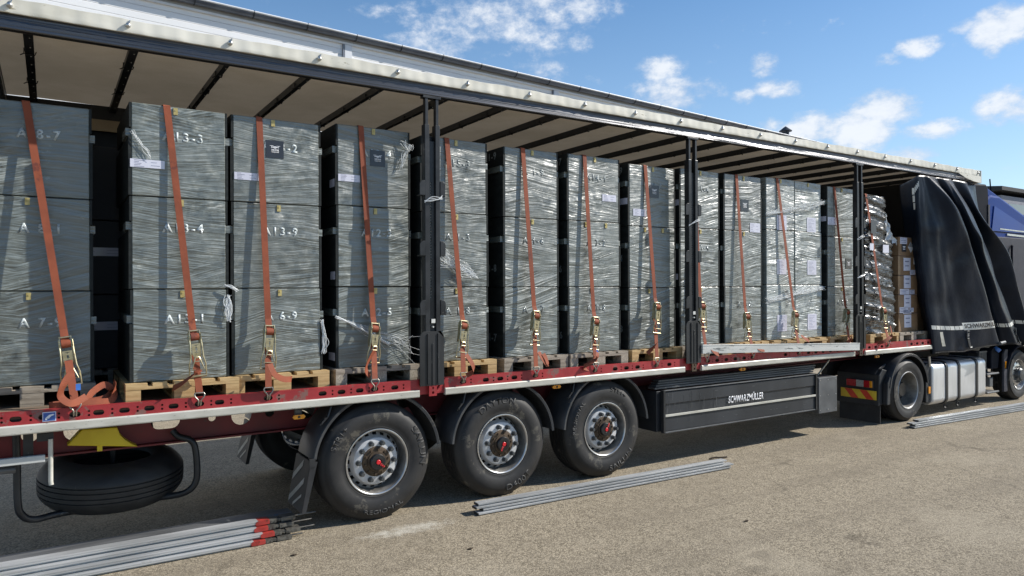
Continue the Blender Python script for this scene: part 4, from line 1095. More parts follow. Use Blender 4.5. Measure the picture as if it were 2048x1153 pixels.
def pallet(i,xc,y,look,label,wide=.8):
    mt={'y':'fresh_pallet_wood','g':'weathered_pallet_wood','c':'weathered_pallet_wood'}[look]; bk='chipboard_block' if look=='c' else mt
    p=thing('pallet',label,'pallet',(xc,y,ZD),(0,0,R(random.uniform(-.7,.7))),'pallets in a row on the trailer floor')
    k_=wide/.8
    def ad(n,me,m,x,yy=0,dz=0):
        me2=PM[me]
        key=me+m
        if key not in PM: c=me2.copy(); c.materials.clear(); c.materials.append(M[m]); PM[key]=c
        o=bpy.data.objects.new(n,PM[key]); COL.objects.link(o); o.parent=p; o.location=(x*k_,yy,dz)
        o.rotation_euler=(0,0,R(random.uniform(-.3,.3)))
        return o
    for x,w in ((-.3275,'topw'),(-.17,'top'),(0,'topw'),(.17,'top'),(.3275,'topw')): ad('deck_board',w,mt,x)
    for yy in (0,.527,1.055):
        s=ad('stringer_board','str',mt,0,yy); s.scale=(k_,1,1)
        for x,w in ((-.35,'blk'),(0,'blkw'),(.35,'blk')): ad('block',w,bk,x,yy)
    for x,w in ((-.35,'bot'),(0,'botw'),(.35,'bot')): ad('bottom_board',w,mt,x)
    return p
def box_mesh(w,d,h,name='body'):
    return MB().box(-w/2,w/2,0,d,.003,h-.003).mesh(name)
CM={}
def crate(i,k,x0,x1,y,z,h,label,stencil=None,faint=False,mat='wrapped_crate_paint',latches=(0.,),paper=None,logo=None,d=1.08,group='wrapped crates stacked on the pallets',rotj=.5,side=True):
    w=x1-x0
    c=thing('crate',label,'crate',((x0+x1)/2+random.uniform(-.004,.004),y+random.uniform(0,.008),z),(0,0,R(random.uniform(-rotj,rotj))),group)
    def ad(n,me,m):
        return link(n,me,m,c,local=True)
    ad('body',box_mesh(w-.03,d,h),mat).modifiers.new('bevel','BEVEL').width=.006
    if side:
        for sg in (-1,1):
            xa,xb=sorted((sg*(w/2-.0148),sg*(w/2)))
            me=MB().box(xa,xb,.002,d-.002,h-.19,h-.004).mesh('side_batten'); ad('side_batten',me,'crate_side_shade')
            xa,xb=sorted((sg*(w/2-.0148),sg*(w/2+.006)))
            me=MB().box(xa,xb,.002,d-.002,.004,h-.262).mesh('side_batten'); ad('side_batten',me,'crate_side_shade')
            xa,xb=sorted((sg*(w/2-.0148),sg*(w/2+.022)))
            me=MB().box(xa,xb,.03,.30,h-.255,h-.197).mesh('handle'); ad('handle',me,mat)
    for lx in latches:
        me=MB().box(lx-.015,lx+.015,-.007,-.0005,h-.064,h-.012)
        me.cyl((lx,-.0105,h-.03),(lx,-.006,h-.03),.006,n=8)
        ad('latch',me.mesh('latch'),'latch_yellow')
    if stencil:
        t=text_mesh(stencil,.070,None,bold=.03,space=1.25); xs=[v.co.x for v in t.vertices]
        t.transform(Matrix.Translation((.02,-.0015,h-.265))); shell_text(t,.0006); ad('stencil_lettering',t,'stencil_faint' if faint else 'stencil_white')
    if paper:
        for (px,pz,pw,ph) in paper:
            me=MB().box(px-pw/2,px+pw/2,-.004,-.001,pz-ph/2,pz+ph/2).mesh('paper_label'); po=ad('paper_label',me,'paper')
            pr=MB(); rg=random.Random(int(px*1000)+i*31+k)
            n=5 if ph<pw else 9
            for q in range(n):
                zz=pz+ph*.38-q*ph*.76/(n-1)
                if pw>ph:
                    pr.box(px-pw*.38,px-pw*.38+pw*rg.uniform(.12,.34),-.0052,-.0042,zz-.0012,zz+.0012)
                    if q%2: pr.box(px+pw*.10,px+pw*.10+pw*rg.uniform(.15,.28),-.0052,-.0042,zz-.0012,zz+.0012)
                else: pr.box(px-pw*.36,px-pw*.36+pw*rg.uniform(.3,.7),-.0052,-.0042,zz-.0015,zz+.0015)
            o=link('label_print',pr.mesh('label_print'),'paper_ink',po,local=True)
    if logo:
        lx,lz,s=logo
        me=MB().box(lx-s/2,lx+s/2,-.0045,-.0015,lz-s/2,lz+s/2).mesh('emblem_patch'); lo=ad('emblem_patch',me,'logo_black')
        lo.rotation_euler=(0,0,0)
        dr=MB(); u=s/10
        def q(poly): dr.prism([(lx+a*u,lz+b*u) for a,b in poly],'y',-.0058,-.0047)
        # quadcopter: rotor bars, arms, body with camera
        q([(-2.9,1.75),(-.9,1.75),(-.9,2.0),(-2.9,2.0)]); q([(.9,1.75),(2.9,1.75),(2.9,2.0),(.9,2.0)])
        q([(-2.05,1.0),(-1.75,1.0),(-1.75,1.74),(-2.05,1.74)]); q([(1.75,1.0),(2.05,1.0),(2.05,1.74),(1.75,1.74)])
        q([(-2.2,.65),(-1.0,.95),(-1.0,1.45),(-2.2,1.15)]); q([(2.2,.65),(2.2,1.15),(1.0,1.45),(1.0,.95)])
        q([(-.99,.75),(-.4,.45),(-.4,1.65),(-.99,1.45)]); q([(.99,.75),(.99,1.45),(.4,1.65),(.4,.45)]); q([(-.39,.95),(.39,.95),(.39,1.6),(-.39,1.6)])
        dr.cyl((lx,-.0058,lz+.55*u),(lx,-.0047,lz+.55*u),.34*u,n=12)
        link('drone_emblem',dr.mesh('drone_emblem'),'logo_white',lo,local=True)
        for s_,hh,zz,wd in (('DRONE',1.0,-1.05,4.2),('COALITION',.62,-2.0,4.2)):
            t=text_mesh(s_,hh*u,wd*u,bold=.035); t.transform(Matrix.Translation((lx,-.0047,lz+zz*u))); shell_text(t,.0011); link('emblem_lettering',t,'logo_white',lo,local=True)
    if i in SIDE and side:
        for kind,kk,a,b_,sz in SIDE[i]:
            if kk!=k: continue
            if kind=='slip':
                ad('paper_label',MB().box(-w/2-.0075,-w/2-.0065,a,a+sz,b_-.035,b_+.035).mesh('paper_label'),'paper')
            else:
                t=text_mesh(kind,.075,None,bold=.03,space=1.2)
                for v in t.vertices: v.co=(-w/2-.008,a-v.co.x,b_+v.co.z)
                ad('side_lettering',t,'stencil_faint')
    return c
SIDE={3:[('slip',0,.02,.20,.13),('slip',1,.02,.10,.12),('slip',2,.03,.10,.16)],5:[('1-9',0,.20,.60,0),('1-8',1,.20,.16,0),('1-7',2,.20,.16,0)],6:[('7',0,.12,.60,0),('6',1,.12,.16,0),('6',2,.12,.16,0)],7:[('slip',0,.01,.28,.55),('9',0,.12,.60,0),('4',1,.12,.30,0),('8',2,.12,.20,0)],8:[('slip',0,.01,.30,.5),('slip',1,.02,.12,.15)],11:[('slip',0,.01,.25,.5)]}
STEN=[['A 8-7','A 8-1','A 7-9'],['A13-3','A13-4','A13-1'],['A13-2','A13-9','A 6-9'],['A12-4','A12-3','A12-5'],['A15-3','A 1-3','A 1-8'],['A 1-9','A 1-6','A 1-7'],['A14-1','A 7-2','A 7-8'],['A 1-8','',''],['A 1-4','A 1-4',''],['','','A 8-8'],None,['','','A 8-8'],None,None]
TIER=['topmost','middle','bottom']
TIERH=[.693,.704,.708,.7205,.715,.713,.714,.703,.713,.713,.7135,.713,.7135,.7135]   # crate height per stack
def cargo():
    lookword={'y':'fresh yellow','g':'weathered grey','c':'grey chipboard-block'}
    for i,(x0,x1,y,lk) in enumerate(STACK):
        h=TIERH[i]; xc=(x0+x1)/2
        wide=.8 if x1-x0<1 else 1.2
        if i==0: xc=.335
        nm={12:'under the black film-wrapped load',13:'under the brown cardboard boxes',10:'under the wide pale wrapped load'}.get(i,f'under the {ORD[i]} crate stack from the left')
        py=max(.07,y-.07)
        pallet(i,xc+.015,py,lk,f'{lookword[lk]} wooden pallet {nm}',wide)
        if i<10 or i==11:
            for k in range(3):
                z=ZP+h*(2-k); zz=0
                st=STEN[i][k] if STEN[i] else ''
                clear=(i,k) in {(0,0),(0,2),(1,0),(1,1),(2,0),(2,1),(2,2),(3,0),(3,1),(3,2),(4,0),(4,2)}
                lab=f'{TIER[k]} grey-green crate of the {ORD[i]} stack'+(' from the left' if i else '')
                paper=[];logo=None;lat=[.01 if i else -.05]
                w=x1-x0
                if k==0:
                    if i==1: paper=[(-.225,.245,.235,.062)]; lat=[-.03]; lab+=', long white slip at left'
                    if i==2: paper=[(-.245,.21,.20,.060)]; logo=(-.02,.455,.145); lat=[-.035]; lab+=', drone emblem right of the strap'
                    if i==3: paper=[(-.235,.245,.20,.062)]; logo=(.035,.445,.145); lat=[-.005]; lab+=', drone emblem beside torn film'
                    if i==6: paper=[(.215,.27,.20,.075)]; lab+=', white slip at its right edge'
                    if i==7: paper=[(-.20,.155,.20,.08)]; logo=(.03,.41,.145); lab+=', small drone emblem above its slip'
                    if i==9: paper=[(.23,.02+.03,.20,.12)]; logo=(.03,.33,.15); lab+=', drone emblem over a right-hand slip'
                    if i==11: paper=[(-.22,.22,.22,.11)]; lab+=', white slip at its left side'
                if clear and not logo and not paper: lab+=f', stencilled {st}'.replace('A 8-7','8-7').replace('A13-1','A13')
                elif False: pass
                if k>0 and i in (6,7): lat=[-.12,.16] if k==1 else [-.05]
                if i==11 and k==1: logo=(.17,.33,.15); lab+=', emblem half hidden by the strap'
                if i==4 and k==1: lab=lab+', loose film fan hanging low'
                if i==5: lab+=', behind the wheel-side strap' if False else ''
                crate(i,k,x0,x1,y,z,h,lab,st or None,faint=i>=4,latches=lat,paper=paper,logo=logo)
        if i==10:
            hh=[.735,.735,.69]; z=ZP
            for k in range(2,-1,-1):
                for s in (0,1):
                    xa=x0+s*.625; pp=[(.02+.05*s,{0:.10,1:.24,2:.22}[k]+(.0 if k else -.0),.20,.20 if k<2 else .22)]
                    crate(i,k*2+s,xa,xa+.618,y+.01*s,z,hh[2-k],f'{TIER[k]} {"left" if s==0 else "right"}-hand pale box of the wide wrapped load',None,mat='wrapped_pale_boxes',latches=[.0] if k==0 else [],paper=pp,d=.8,group='pale boxes of the wide wrapped load',side=False)
                z+=hh[2-k]
    # second row seen through the gap beside the leftmost stack
    for k in range(3):
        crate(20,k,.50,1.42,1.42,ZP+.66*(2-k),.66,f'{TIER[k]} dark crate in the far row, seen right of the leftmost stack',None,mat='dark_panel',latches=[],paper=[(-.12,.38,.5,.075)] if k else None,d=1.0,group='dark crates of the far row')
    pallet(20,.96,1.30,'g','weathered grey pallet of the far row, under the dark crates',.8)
cargo()

def black_load():
    x0,x1,y=STACK[12][0],STACK[12][1],STACK[12][2]
    rg=random.Random(9)
    t=thing('wrapped_load','lumpy tall load wrapped in shiny black film, beside the brown cardboard boxes','wrapped load',((x0+x1)/2,y,ZP))
    def lump(z0,z1,xa,xb,ya,yb,n=26):
        m=MB(); rows=[]; per=[(xa,yb),(xa,ya),(xb,ya),(xb,yb)]
        for k in range(n+1):
            z=z0+(z1-z0)*k/n; r=[]
            for e in range(4):
                p,q=per[e],per[(e+1)%4]
                for s in range(14):
                    u=s/14; x=p[0]+(q[0]-p[0])*u; yy=p[1]+(q[1]-p[1])*u
                    dd=.012*math.sin(z*31+x*5)+.010*math.sin(z*67+x*13+yy*7)+.008*rg.uniform(-1,1)
                    cx,cy=(xa+xb)/2,(ya+yb)/2; v=Vector((x-cx,yy-cy,0)); v=v*(1+dd/ max(v.length,.2)-(.012 if u<.05 else 0))
                    r.append((cx+v.x,cy+v.y,z))
            r.append(r[0]); rows.append(r)
        m.grid(rows)
        m.f.append(tuple(range(n*len(rows[0]),n*len(rows[0])+len(rows[0])-1)))
        return m
    obj('lower_carton',lump(ZP+.004,ZP+.70,x0,x1,y,y+1.0),'black_film',t,smooth=60)
    obj('middle_carton',lump(ZP+.705,ZP+1.42,x0+.0,x1-.03,y+.01,y+1.0),'black_film',t,smooth=60)
    obj('upper_carton',lump(ZP+1.425,ZP+2.08,x0+.02,x1-.20,y+.02,y+.9),'black_film',t,smooth=60)
    b=MB()
    rows=[]
    for k in range(16):
        v=k/15; rows.append([(x1-.20+.36*v*u+.02*math.sin(u*7+v*9),y+.03+.015*math.sin(v*21+u*13),ZP+1.85-.42*v-.10*u+.02*math.sin(u*17+v*3)) for u in [q/12 for q in range(13)]])
    sh=obj('loose_film',MB().grid(rows),'clear_film',t,smooth=80)
    for (px,pz,w,h) in ((.50,1.28,.16,.12),(.12,1.30,.10,.10)):
        obj('paper_label',MB().box(x0+px-w/2,x0+px+w/2,y-.025,y-.022,ZP+pz-h/2,ZP+pz+h/2),'paper',t)
    obj('dark_emblem_patch',MB().box(x0+.10,x0+.24,y-.027,y-.024,ZP+1.50,ZP+1.70),'logo_black',t)
black_load()

def cardboard():
    x0,x1,y=11.50,12.06,.16
    hs=[.285,.295,.30,.305,.295]; z=ZP
    names=['bottom','second from the bottom','middle','fourth from the bottom','topmost']
    def carton(xa,xb,ya,yb,z0,z1,label,stuff=()):
        c=thing('cardboard_box',label,'box',((xa+xb)/2,ya,z0),(0,0,R(random.uniform(-.6,.6))),'brown cardboard boxes at the front of the load')
        w=xb-xa; d=yb-ya; h=z1-z0
        o=link('body',MB().box(-w/2,w/2,0,d,0.002,h-.002).mesh('body'),'cardboard',c,local=True); bv=o.modifiers.new('bevel','BEVEL'); bv.width=.008; bv.segments=2
        link('packing_tape',MB().box(-w/2-.002,-w/2+.05,-.0012,d*.5,h*.02,h*.98).mesh('packing_tape'),'cardboard',c,local=True)
        link('flap_seam',MB().box(-w/2+.01,w/2-.01,-.001,.004,h-.0015,h-.0002).mesh('flap_seam'),'paper_ink',c,local=True)
        for s in stuff:
            kind,px,pz,pw,ph=s
            if kind=='sheet':
                a=link('paper_label',MB().box(px-pw/2,px+pw/2,-.004,-.0013,pz-ph/2,pz+ph/2).mesh('paper_label'),'paper',c,local=True)
                l=MB(); rg=random.Random(int(px*999+pz*77)+3)
                if ph>pw*.9:
                    for zz,ww in ((.22,.6),(-.12,.55)): 
                        n=7
                        for q in range(n): l.box(px-pw*ww/2+pw*ww*q/n,px-pw*ww/2+pw*ww*(q+.72)/n,-.0055,-.0042,pz+ph*zz-ph*.045,pz+ph*zz+ph*.045)
                else:
                    for q in range(3):
                        zz=pz+ph*(.28-.26*q); l.box(px-pw*.42,px-pw*.42+pw*rg.uniform(.35,.8),-.0055,-.0042,zz-.004,zz+.004)
                link('label_print',l.mesh('label_print'),'paper_ink',a,local=True)
            elif kind=='diamond':
                r=pw
                a=link('hazard_diamond',MB().prism([(px,pz-r),(px+r,pz),(px,pz+r),(px-r,pz)],'y',-.004,-.0013).mesh('hazard_diamond'),'logo_white',c,local=True)
                l=MB()
                for q in range(-3,4):
                    xq=px+q*r*.25; top=pz+(r-abs(xq-px))*.94
                    if top-pz>.01: l.box(xq-r*.062,xq+r*.062,-.0055,-.0042,pz+.006,top)
                link('diamond_stripes',l.mesh('diamond_stripes'),'logo_black',a,local=True)
            elif kind=='patch':
                a=link('emblem_patch',MB().box(px-pw/2,px+pw/2,-.004,-.0013,pz-ph/2,pz+ph/2).mesh('emblem_patch'),'logo_black',c,local=True)
                l=MB(); l.box(px-pw*.32,px+pw*.32,-.0055,-.0042,pz+ph*.16,pz+ph*.22).box(px-pw*.22,px+pw*.22,-.0055,-.0042,pz+ph*.04,pz+ph*.15).box(px-pw*.24,px+pw*.24,-.0055,-.0042,pz-ph*.22,pz-ph*.10)
                link('patch_print',l.mesh('patch_print'),'logo_white',a,local=True)
            elif kind=='arrow':
                a=link('handling_label',MB().box(px-pw/2,px+pw/2,-.004,-.0013,pz-ph/2,pz+ph/2).mesh('handling_label'),'logo_white',c,local=True)
                l=MB().box(px-pw*.3,px-pw*.02,-.0055,-.0042,pz-ph*.1,pz+ph*.25).box(px+pw*.05,px+pw*.3,-.0055,-.0042,pz-ph*.05,pz+ph*.3).box(px-pw*.32,px+pw*.32,-.0055,-.0042,pz-ph*.32,pz-ph*.18)
                link('label_print',l.mesh('label_print'),'logo_black',a,local=True)
        return c
    ST=[[('sheet',-.02,.165,.20,.20)],[('sheet',-.02,.19,.20,.20),('sheet',-.12,.055,.26,.09),('sheet',.10,.05,.12,.07),('sheet',-.03,-.02+.045,.24,.06)],[('sheet',-.02,.20,.20,.20),('sheet',-.10,.045,.27,.085),('sheet',.12,.04,.14,.07)],[('sheet',-.03,.175,.20,.20),('sheet',.13,.05,.15,.075),('arrow',.20,.235,.075,.115)],[('sheet',-.13,.235,.20,.10),('patch',-.12,.125,.13,.12),('diamond',.08,.14,.085,.085)]]
    for k in range(5):
        carton(x0+random.uniform(-.01,.01),x1,y,y+.75,z,z+hs[k],f'brown cardboard box with white sheets, {names[k]} of the stack by the curtain',ST[k]); z+=hs[k]
    z=ZP
    for k in range(3):
        carton(x1+.02,x1+.50,y+.10,y+.75,z,z+.36,f'{("bottom","middle","top")[k]} brown box half hidden behind the black curtain edge',[('sheet',-.10,.26,.12,.10)] if k==1 else []); z+=.36
    z=ZP+.0
    carton(11.52,11.95,1.0,1.6,ZP+1.2,ZP+1.83,'brown box standing higher behind the cardboard stack, film over its left side')
    carton(12.0,12.45,1.05,1.6,ZP+1.2,ZP+1.80,'shaded brown box at the back, right above the cardboard stack')
    pp=thing('box_platform','plain timber crate hidden deep behind the cardboard stack, carrying the high boxes','crate',(11.97,1.3,ZD))
    obj('body',MB().box(11.5,12.46,.97,1.62,ZD,ZP+1.199),'cardboard',pp)
cardboard()

# ------------------------------------------------------------------ lashing straps
STR=[(.317,.55,1.705,.607),(1.217,1.386,1.721,1.421),(1.918,1.953,1.741,1.936),(2.806,2.857,1.733,2.844),(3.661,3.751,1.73,3.726),(4.537,4.582,1.807,4.556),(5.327,5.356,1.726,5.325),(6.207,6.258,1.868,6.219),(7.044,6.994,1.863,7.03),(7.807,7.805,1.72,7.87),(8.62,8.779,1.718,8.80),(9.90,9.947,1.729,9.95),(10.66,10.88,1.725,10.93)]
def ratchet_meshes():
    """hangs in local space: top bar at z=0, strap runs down -z, outward is -y"""
    d={}
    m=MB()
    for s in (-1,1):
        x=s*.036
        o=[(-.035,.02),(-.052,-.03),(-.050,-.09),(-.032,-.17),(-.012,-.20),(.004,-.18),(.006,.0)]
        m.prism(o,'x',x-.002,x+.002)
        m.lathe([(.0,-.0),(.030,-.0),(.030,.004),(.0,.004)],14,'x',(x+s*.004,-.026,-.035))
        for k in range(10):
            a=2*PI*k/10; m.box(x+s*.004,x+s*.008,-.026+.030*math.cos(a)-.004,-.026+.030*math.cos(a)+.004,-.035+.030*math.sin(a)-.004,-.035+.030*math.sin(a)+.004)
    m.cyl((-.040,-.020,.012),(.040,-.020,.012),.007,n=10)
    m.cyl((-.040,-.026,-.035),(.040,-.026,-.035),.010,n=10)
    m.cyl((-.038,-.008,-.175),(.038,-.008,-.175),.007,n=10)
    d['frame']=m.mesh('ratchet',40)
    m=MB().lathe([(.028,-.030),(.030,-.028),(.030,.028),(.028,.030),(.0,.030)],20,'x',(0,-.026,-.035)); d['spool']=m.mesh('webbing_roll',40)
    pl=plate_mesh([(-.031,-.085),(.031,-.085),(.030,-.165),(.018,-.20),(-.018,-.20),(-.030,-.165)],[slot(0,-.125,.016,.06)],.003,'pawl_plate'); pl.transform(Matrix.Translation((0,-.055,0))); d['pawl']=pl
    m=MB()
    m.tube([(-.041,-.030,-.01),(-.042,-.058,-.10),(-.046,-.060,-.19),(-.060,-.058,-.245),(-.060,-.050,-.335)],.0055,6)
    m.tube([(.041,-.030,-.01),(.042,-.058,-.10),(.046,-.060,-.19),(.060,-.058,-.245),(.060,-.050,-.335)],.0055,6)
    m.cyl((-.062,-.050,-.335),(.062,-.050,-.335),.009,n=10)
    d['handle']=m.mesh('handle',50)
    m=MB()
    m.tube([(-.016,-.062,-.19),(-.022,-.066,-.215),(-.046,-.070,-.285),(.046,-.070,-.285),(.022,-.066,-.215),(.016,-.062,-.19),(-.016,-.062,-.19)],.0055,6)
    m.cyl((-.022,-.066,-.222),(.022,-.066,-.222),.0045,n=6)
    d['release']=m.mesh('release_lever',50)
    m=MB()
    for s in (-1,1):
        m.tube(spline([(s*.030,-.0,.086),(s*.036,-.004,.074),(s*.030,-.008,.055),(s*.010,-.010,.030),(s*.008,-.006,.006),(s*.008,.008,-.010),(s*.008,.022,-.006)],4),.0055,8)
    m.tube([(-.030,0,.086),(.030,0,.086)],.0055,8)
    d['hook']=m.mesh('hook',60)
    return d
RM=ratchet_meshes()
TAILS={0:[((-.02,-.02,.30),(-.07,-.04,.22),(-.085,-.03,.14),(-.02,-.02,.085),(.07,.03,.12)),],
 1:[((.0,-.02,.27),(-.06,-.05,.23),(-.13,-.02,.17),(-.18,.06,.13))],2:[((.0,-.03,.28),(.03,-.06,.20),(.10,-.05,.155),(.17,-.02,.145),(.19,.04,.14))],
 3:[((-.01,0,.34),(-.06,.02,.24),(-.07,.04,.17),(-.03,.06,.11))],4:[((.01,-.02,.26),(.06,-.05,.17),(.075,-.04,.10),(.02,-.01,.06))],5:[((.01,-.02,.24),(.05,-.05,.16),(.09,-.06,.11),(.08,-.05,.17),(.06,-.03,.22))],
 6:[((.0,-.02,.20),(-.04,-.05,.14),(-.12,-.04,.09),(-.17,.0,.05),(-.08,.03,.02))],7:[((-.005,0,.26),(-.06,.02,.20),(-.12,.04,.14))],8:[((.0,-.02,.2),(.06,-.04,.12),(.13,-.05,.08),(.17,-.02,.10))],9:[((.0,-.02,.15),(.07,-.04,.10),(.15,-.04,.09))],
 10:[((.0,-.02,.24),(.06,-.05,.19),(.12,-.05,.17),(.15,-.02,.19))],11:[((0,-.02,.2),(-.05,-.03,.14),(-.08,0,.1))],12:[((0,-.02,.30),(-.02,-.05,.18),(-.12,-.06,.12),(-.22,-.03,.07),(-.26,.05,.05))]}
def straps():
    for i,(xt,xr,zr,xh) in enumerate(STR):
        st=STACK[i] if i<13 else None
        y=st[2]; ztop=ZP+3*TIERH[i] if i not in (10,12) else (ZP+2.16 if i==10 else ZP+2.085)
        if i==12: y+=.02
        zh=1.172
        extra={0:', loose end looped on the deck',2:', tail looping to the right over the pallet',12:', leaning over the black film load'}.get(i,'')
        s=thing('lashing_strap',f'rust-red lashing strap over the {ORD[i]} load{extra}','strap',(xh,0,zh),(0,0,0),'lashing straps down the open side')
        top=Vector((xt,y-.006,ztop+.004)); yr=min(y-.075,.20); fk=(yr+5.9)/5.96; pr=Vector((.46+(xr-.46)*fk,yr,2.046+(zr-2.046)*fk)); ph=Vector((xh,.0,zh+.086))
        # webbing: over the top and down the face to the ratchet
        w=MB(); pts=[(xt-.03,y+1.0,ztop+.004),(xt-.01,y+.05,ztop+.004),(xt,y+.003,ztop+.003)]+([(xt,y-.006,ztop-.004)]+[tuple(top.lerp(pr,k/24)+Vector((0,0,-.004))) for k in range(1,24)]) +[tuple(pr+Vector((0,-.02,-.01)))]
        obj('webbing',w.ribbon(pts,Vector((1,0,0)),.050,.003),'strap_webbing',s)
        # lower webbing from ratchet frame to hook
        d=(ph-pr); lo=pr+d*(.17/d.length)
        w=MB().ribbon([tuple(lo.lerp(ph,k/8)+Vector((0,.012*(1-k/8),0))) for k in range(9)],Vector((1,0,0)),.050,.004); obj('lower_webbing',w,'strap_webbing',s)
        rz=math.atan2(d.x,-d.z); rx=math.atan2(d.y,-d.z)
        r=link('ratchet',RM['frame'],'ratchet_zinc',s,local=True); r.location=pr-world_loc(s)+Vector((0,-.0,0))
        r.rotation_euler=(-rx*1.0*0+math.atan2(-d.y,-d.z)*-1 if False else 0,-rz,random.uniform(-.12,.12))
        link('webbing_roll',RM['spool'],'strap_webbing',r,local=True); link('pawl_plate',RM['pawl'],'ratchet_zinc',r,local=True)
        link('handle',RM['handle'],'ratchet_zinc' if i<5 else 'ratchet_dark',r,local=True); link('release_lever',RM['release'],'ratchet_zinc',r,local=True)
        hk=link('hook',RM['hook'],'hook_steel',s,local=True); hk.location=(0,0,0)
        for tl in TAILS.get(i,[]):
            P=spline([(xh+a,b-.012,zh+c) for a,b,c in tl],8); n=len(P)
            wd=[Vector((math.cos(.3+1.2*k/n),.35,math.sin(.4+1.6*k/n)*.8)) for k in range(n)]
            obj('loose_end',MB().ribbon(P,wd,.048,.003),'strap_webbing',s)
        if i==0:
            q=[(.62,.06,1.235),(.50,.05,1.236),(.455,.09,1.236),(.52,.13,1.236),(.66,.14,1.236),(.80,.17,1.25),(.845,.20,1.30),(.80,.21,1.345),(.72,.17,1.30),(.68,.13,1.24)]
            P=spline(q,8); obj('loose_end',MB().ribbon(P,Vector((0,.15,1)),.048,.003),'strap_webbing',s)
            q=[(.63,.07,1.25),(.74,.09,1.238),(.84,.12,1.24),(.87,.16,1.32),(.86,.22,1.36)]
            obj('loose_end',MB().ribbon(spline(q,8),Vector((0,.2,1)),.048,.003),'strap_webbing',s)
        if i in (0,6):
            e=MB().box(xh+.005,xh+.035,-.004,-.001,zh+.17,zh+.215); obj('blue_tag',e,'blue_cap',s)
straps()

# ------------------------------------------------------------------ loose film
def film():
    rg=random.Random(21)
    def bundle(name,label,seq,n,spread,r=.0022,grp='loose ends of stretch film'):
        m=MB()
        for k in range(n):
            pts=[]
            for j,(p,s) in enumerate(seq):
                pts.append(Vector(p)+Vector((rg.gauss(0,1)*s*spread,rg.uniform(-.006,.002),rg.gauss(0,1)*s*spread*.8)))
            m.tube(spline(pts,5),lambda t:r*(.6+.6*rg.random()),4)
        o=obj(name,m,'clear_film',None,smooth=80); tag(o,label,'film',grp); return o
    y=.20
    bundle('stretch_film','bright twisted rope of film running down across the bottom crate of the fourth stack',[((2.565,.19,1.80),.012),((2.72,.20,1.735),.006),((2.90,.205,1.635),.006),((3.06,.205,1.545),.012)],11,.45,.0060)
    bundle('stretch_film','thin fan of film threads spreading right from the twisted rope',[((2.66,.195,1.765),.006),((2.90,.208,1.655),.03),((3.10,.208,1.565),.06),((3.285,.208,1.50),.10)],15,1.0,.0013)
    bundle('stretch_film','frayed white film fan hanging beside the slotted pillar on the fifth stack',[((3.45,.175,2.46),.05),((3.62,.17,2.34),.045),((3.80,.165,2.24),.035),((3.93,.16,2.17),.03)],34,1.0,.0018)
    bundle('stretch_film','white wisp of film dangling in the gap right of the second stack, lower tuft',[((1.66,.13,2.00),.012),((1.645,.125,1.94),.02),((1.655,.12,1.87),.018),((1.665,.125,1.80),.008)],16,1.0,.0026)
    bundle('stretch_film','small curled film thread sticking out above the lower tuft of the second stack',[((1.63,.12,2.08),.006),((1.68,.11,2.07),.006),((1.72,.115,2.04),.006)],9,1.0,.0024)
    bundle('stretch_film','crumpled film knot at the top right corner of the fourth stack',[((3.20,.20,3.40),.02),((3.255,.19,3.34),.02),((3.285,.19,3.38),.015),((3.22,.20,3.30),.02),((3.18,.20,3.18),.02)],9,1.0,.0022)
    bundle('stretch_film','slack film creases at the upper left of the second stack',[((.985,.128,3.24),.01),((1.03,.13,3.16),.012),((1.075,.13,3.10),.016),((1.10,.13,3.05),.02)],7,1.0,.0014)
    bundle('stretch_film','shining diagonal film band over the upper tier of the wide pale load',[((8.39,.185,3.02),.012),((8.75,.18,3.08),.02),((9.20,.18,3.17),.02),((9.64,.185,3.25),.012)],16,1.7,.0024)
    bundle('stretch_film','shining film band across the lower tier of the wide pale load',[((8.39,.185,1.88),.012),((8.80,.18,1.93),.02),((9.25,.18,2.00),.02),((9.64,.185,2.04),.012)],14,1.7,.0024)
    bundle('stretch_film','bunched black-silver film edge down the right corner of the third stack',[((2.44,.195,1.78),.008),((2.452,.19,1.70),.010),((2.458,.19,1.60),.014),((2.45,.195,1.50),.012)],16,1.0,.0022)
film()

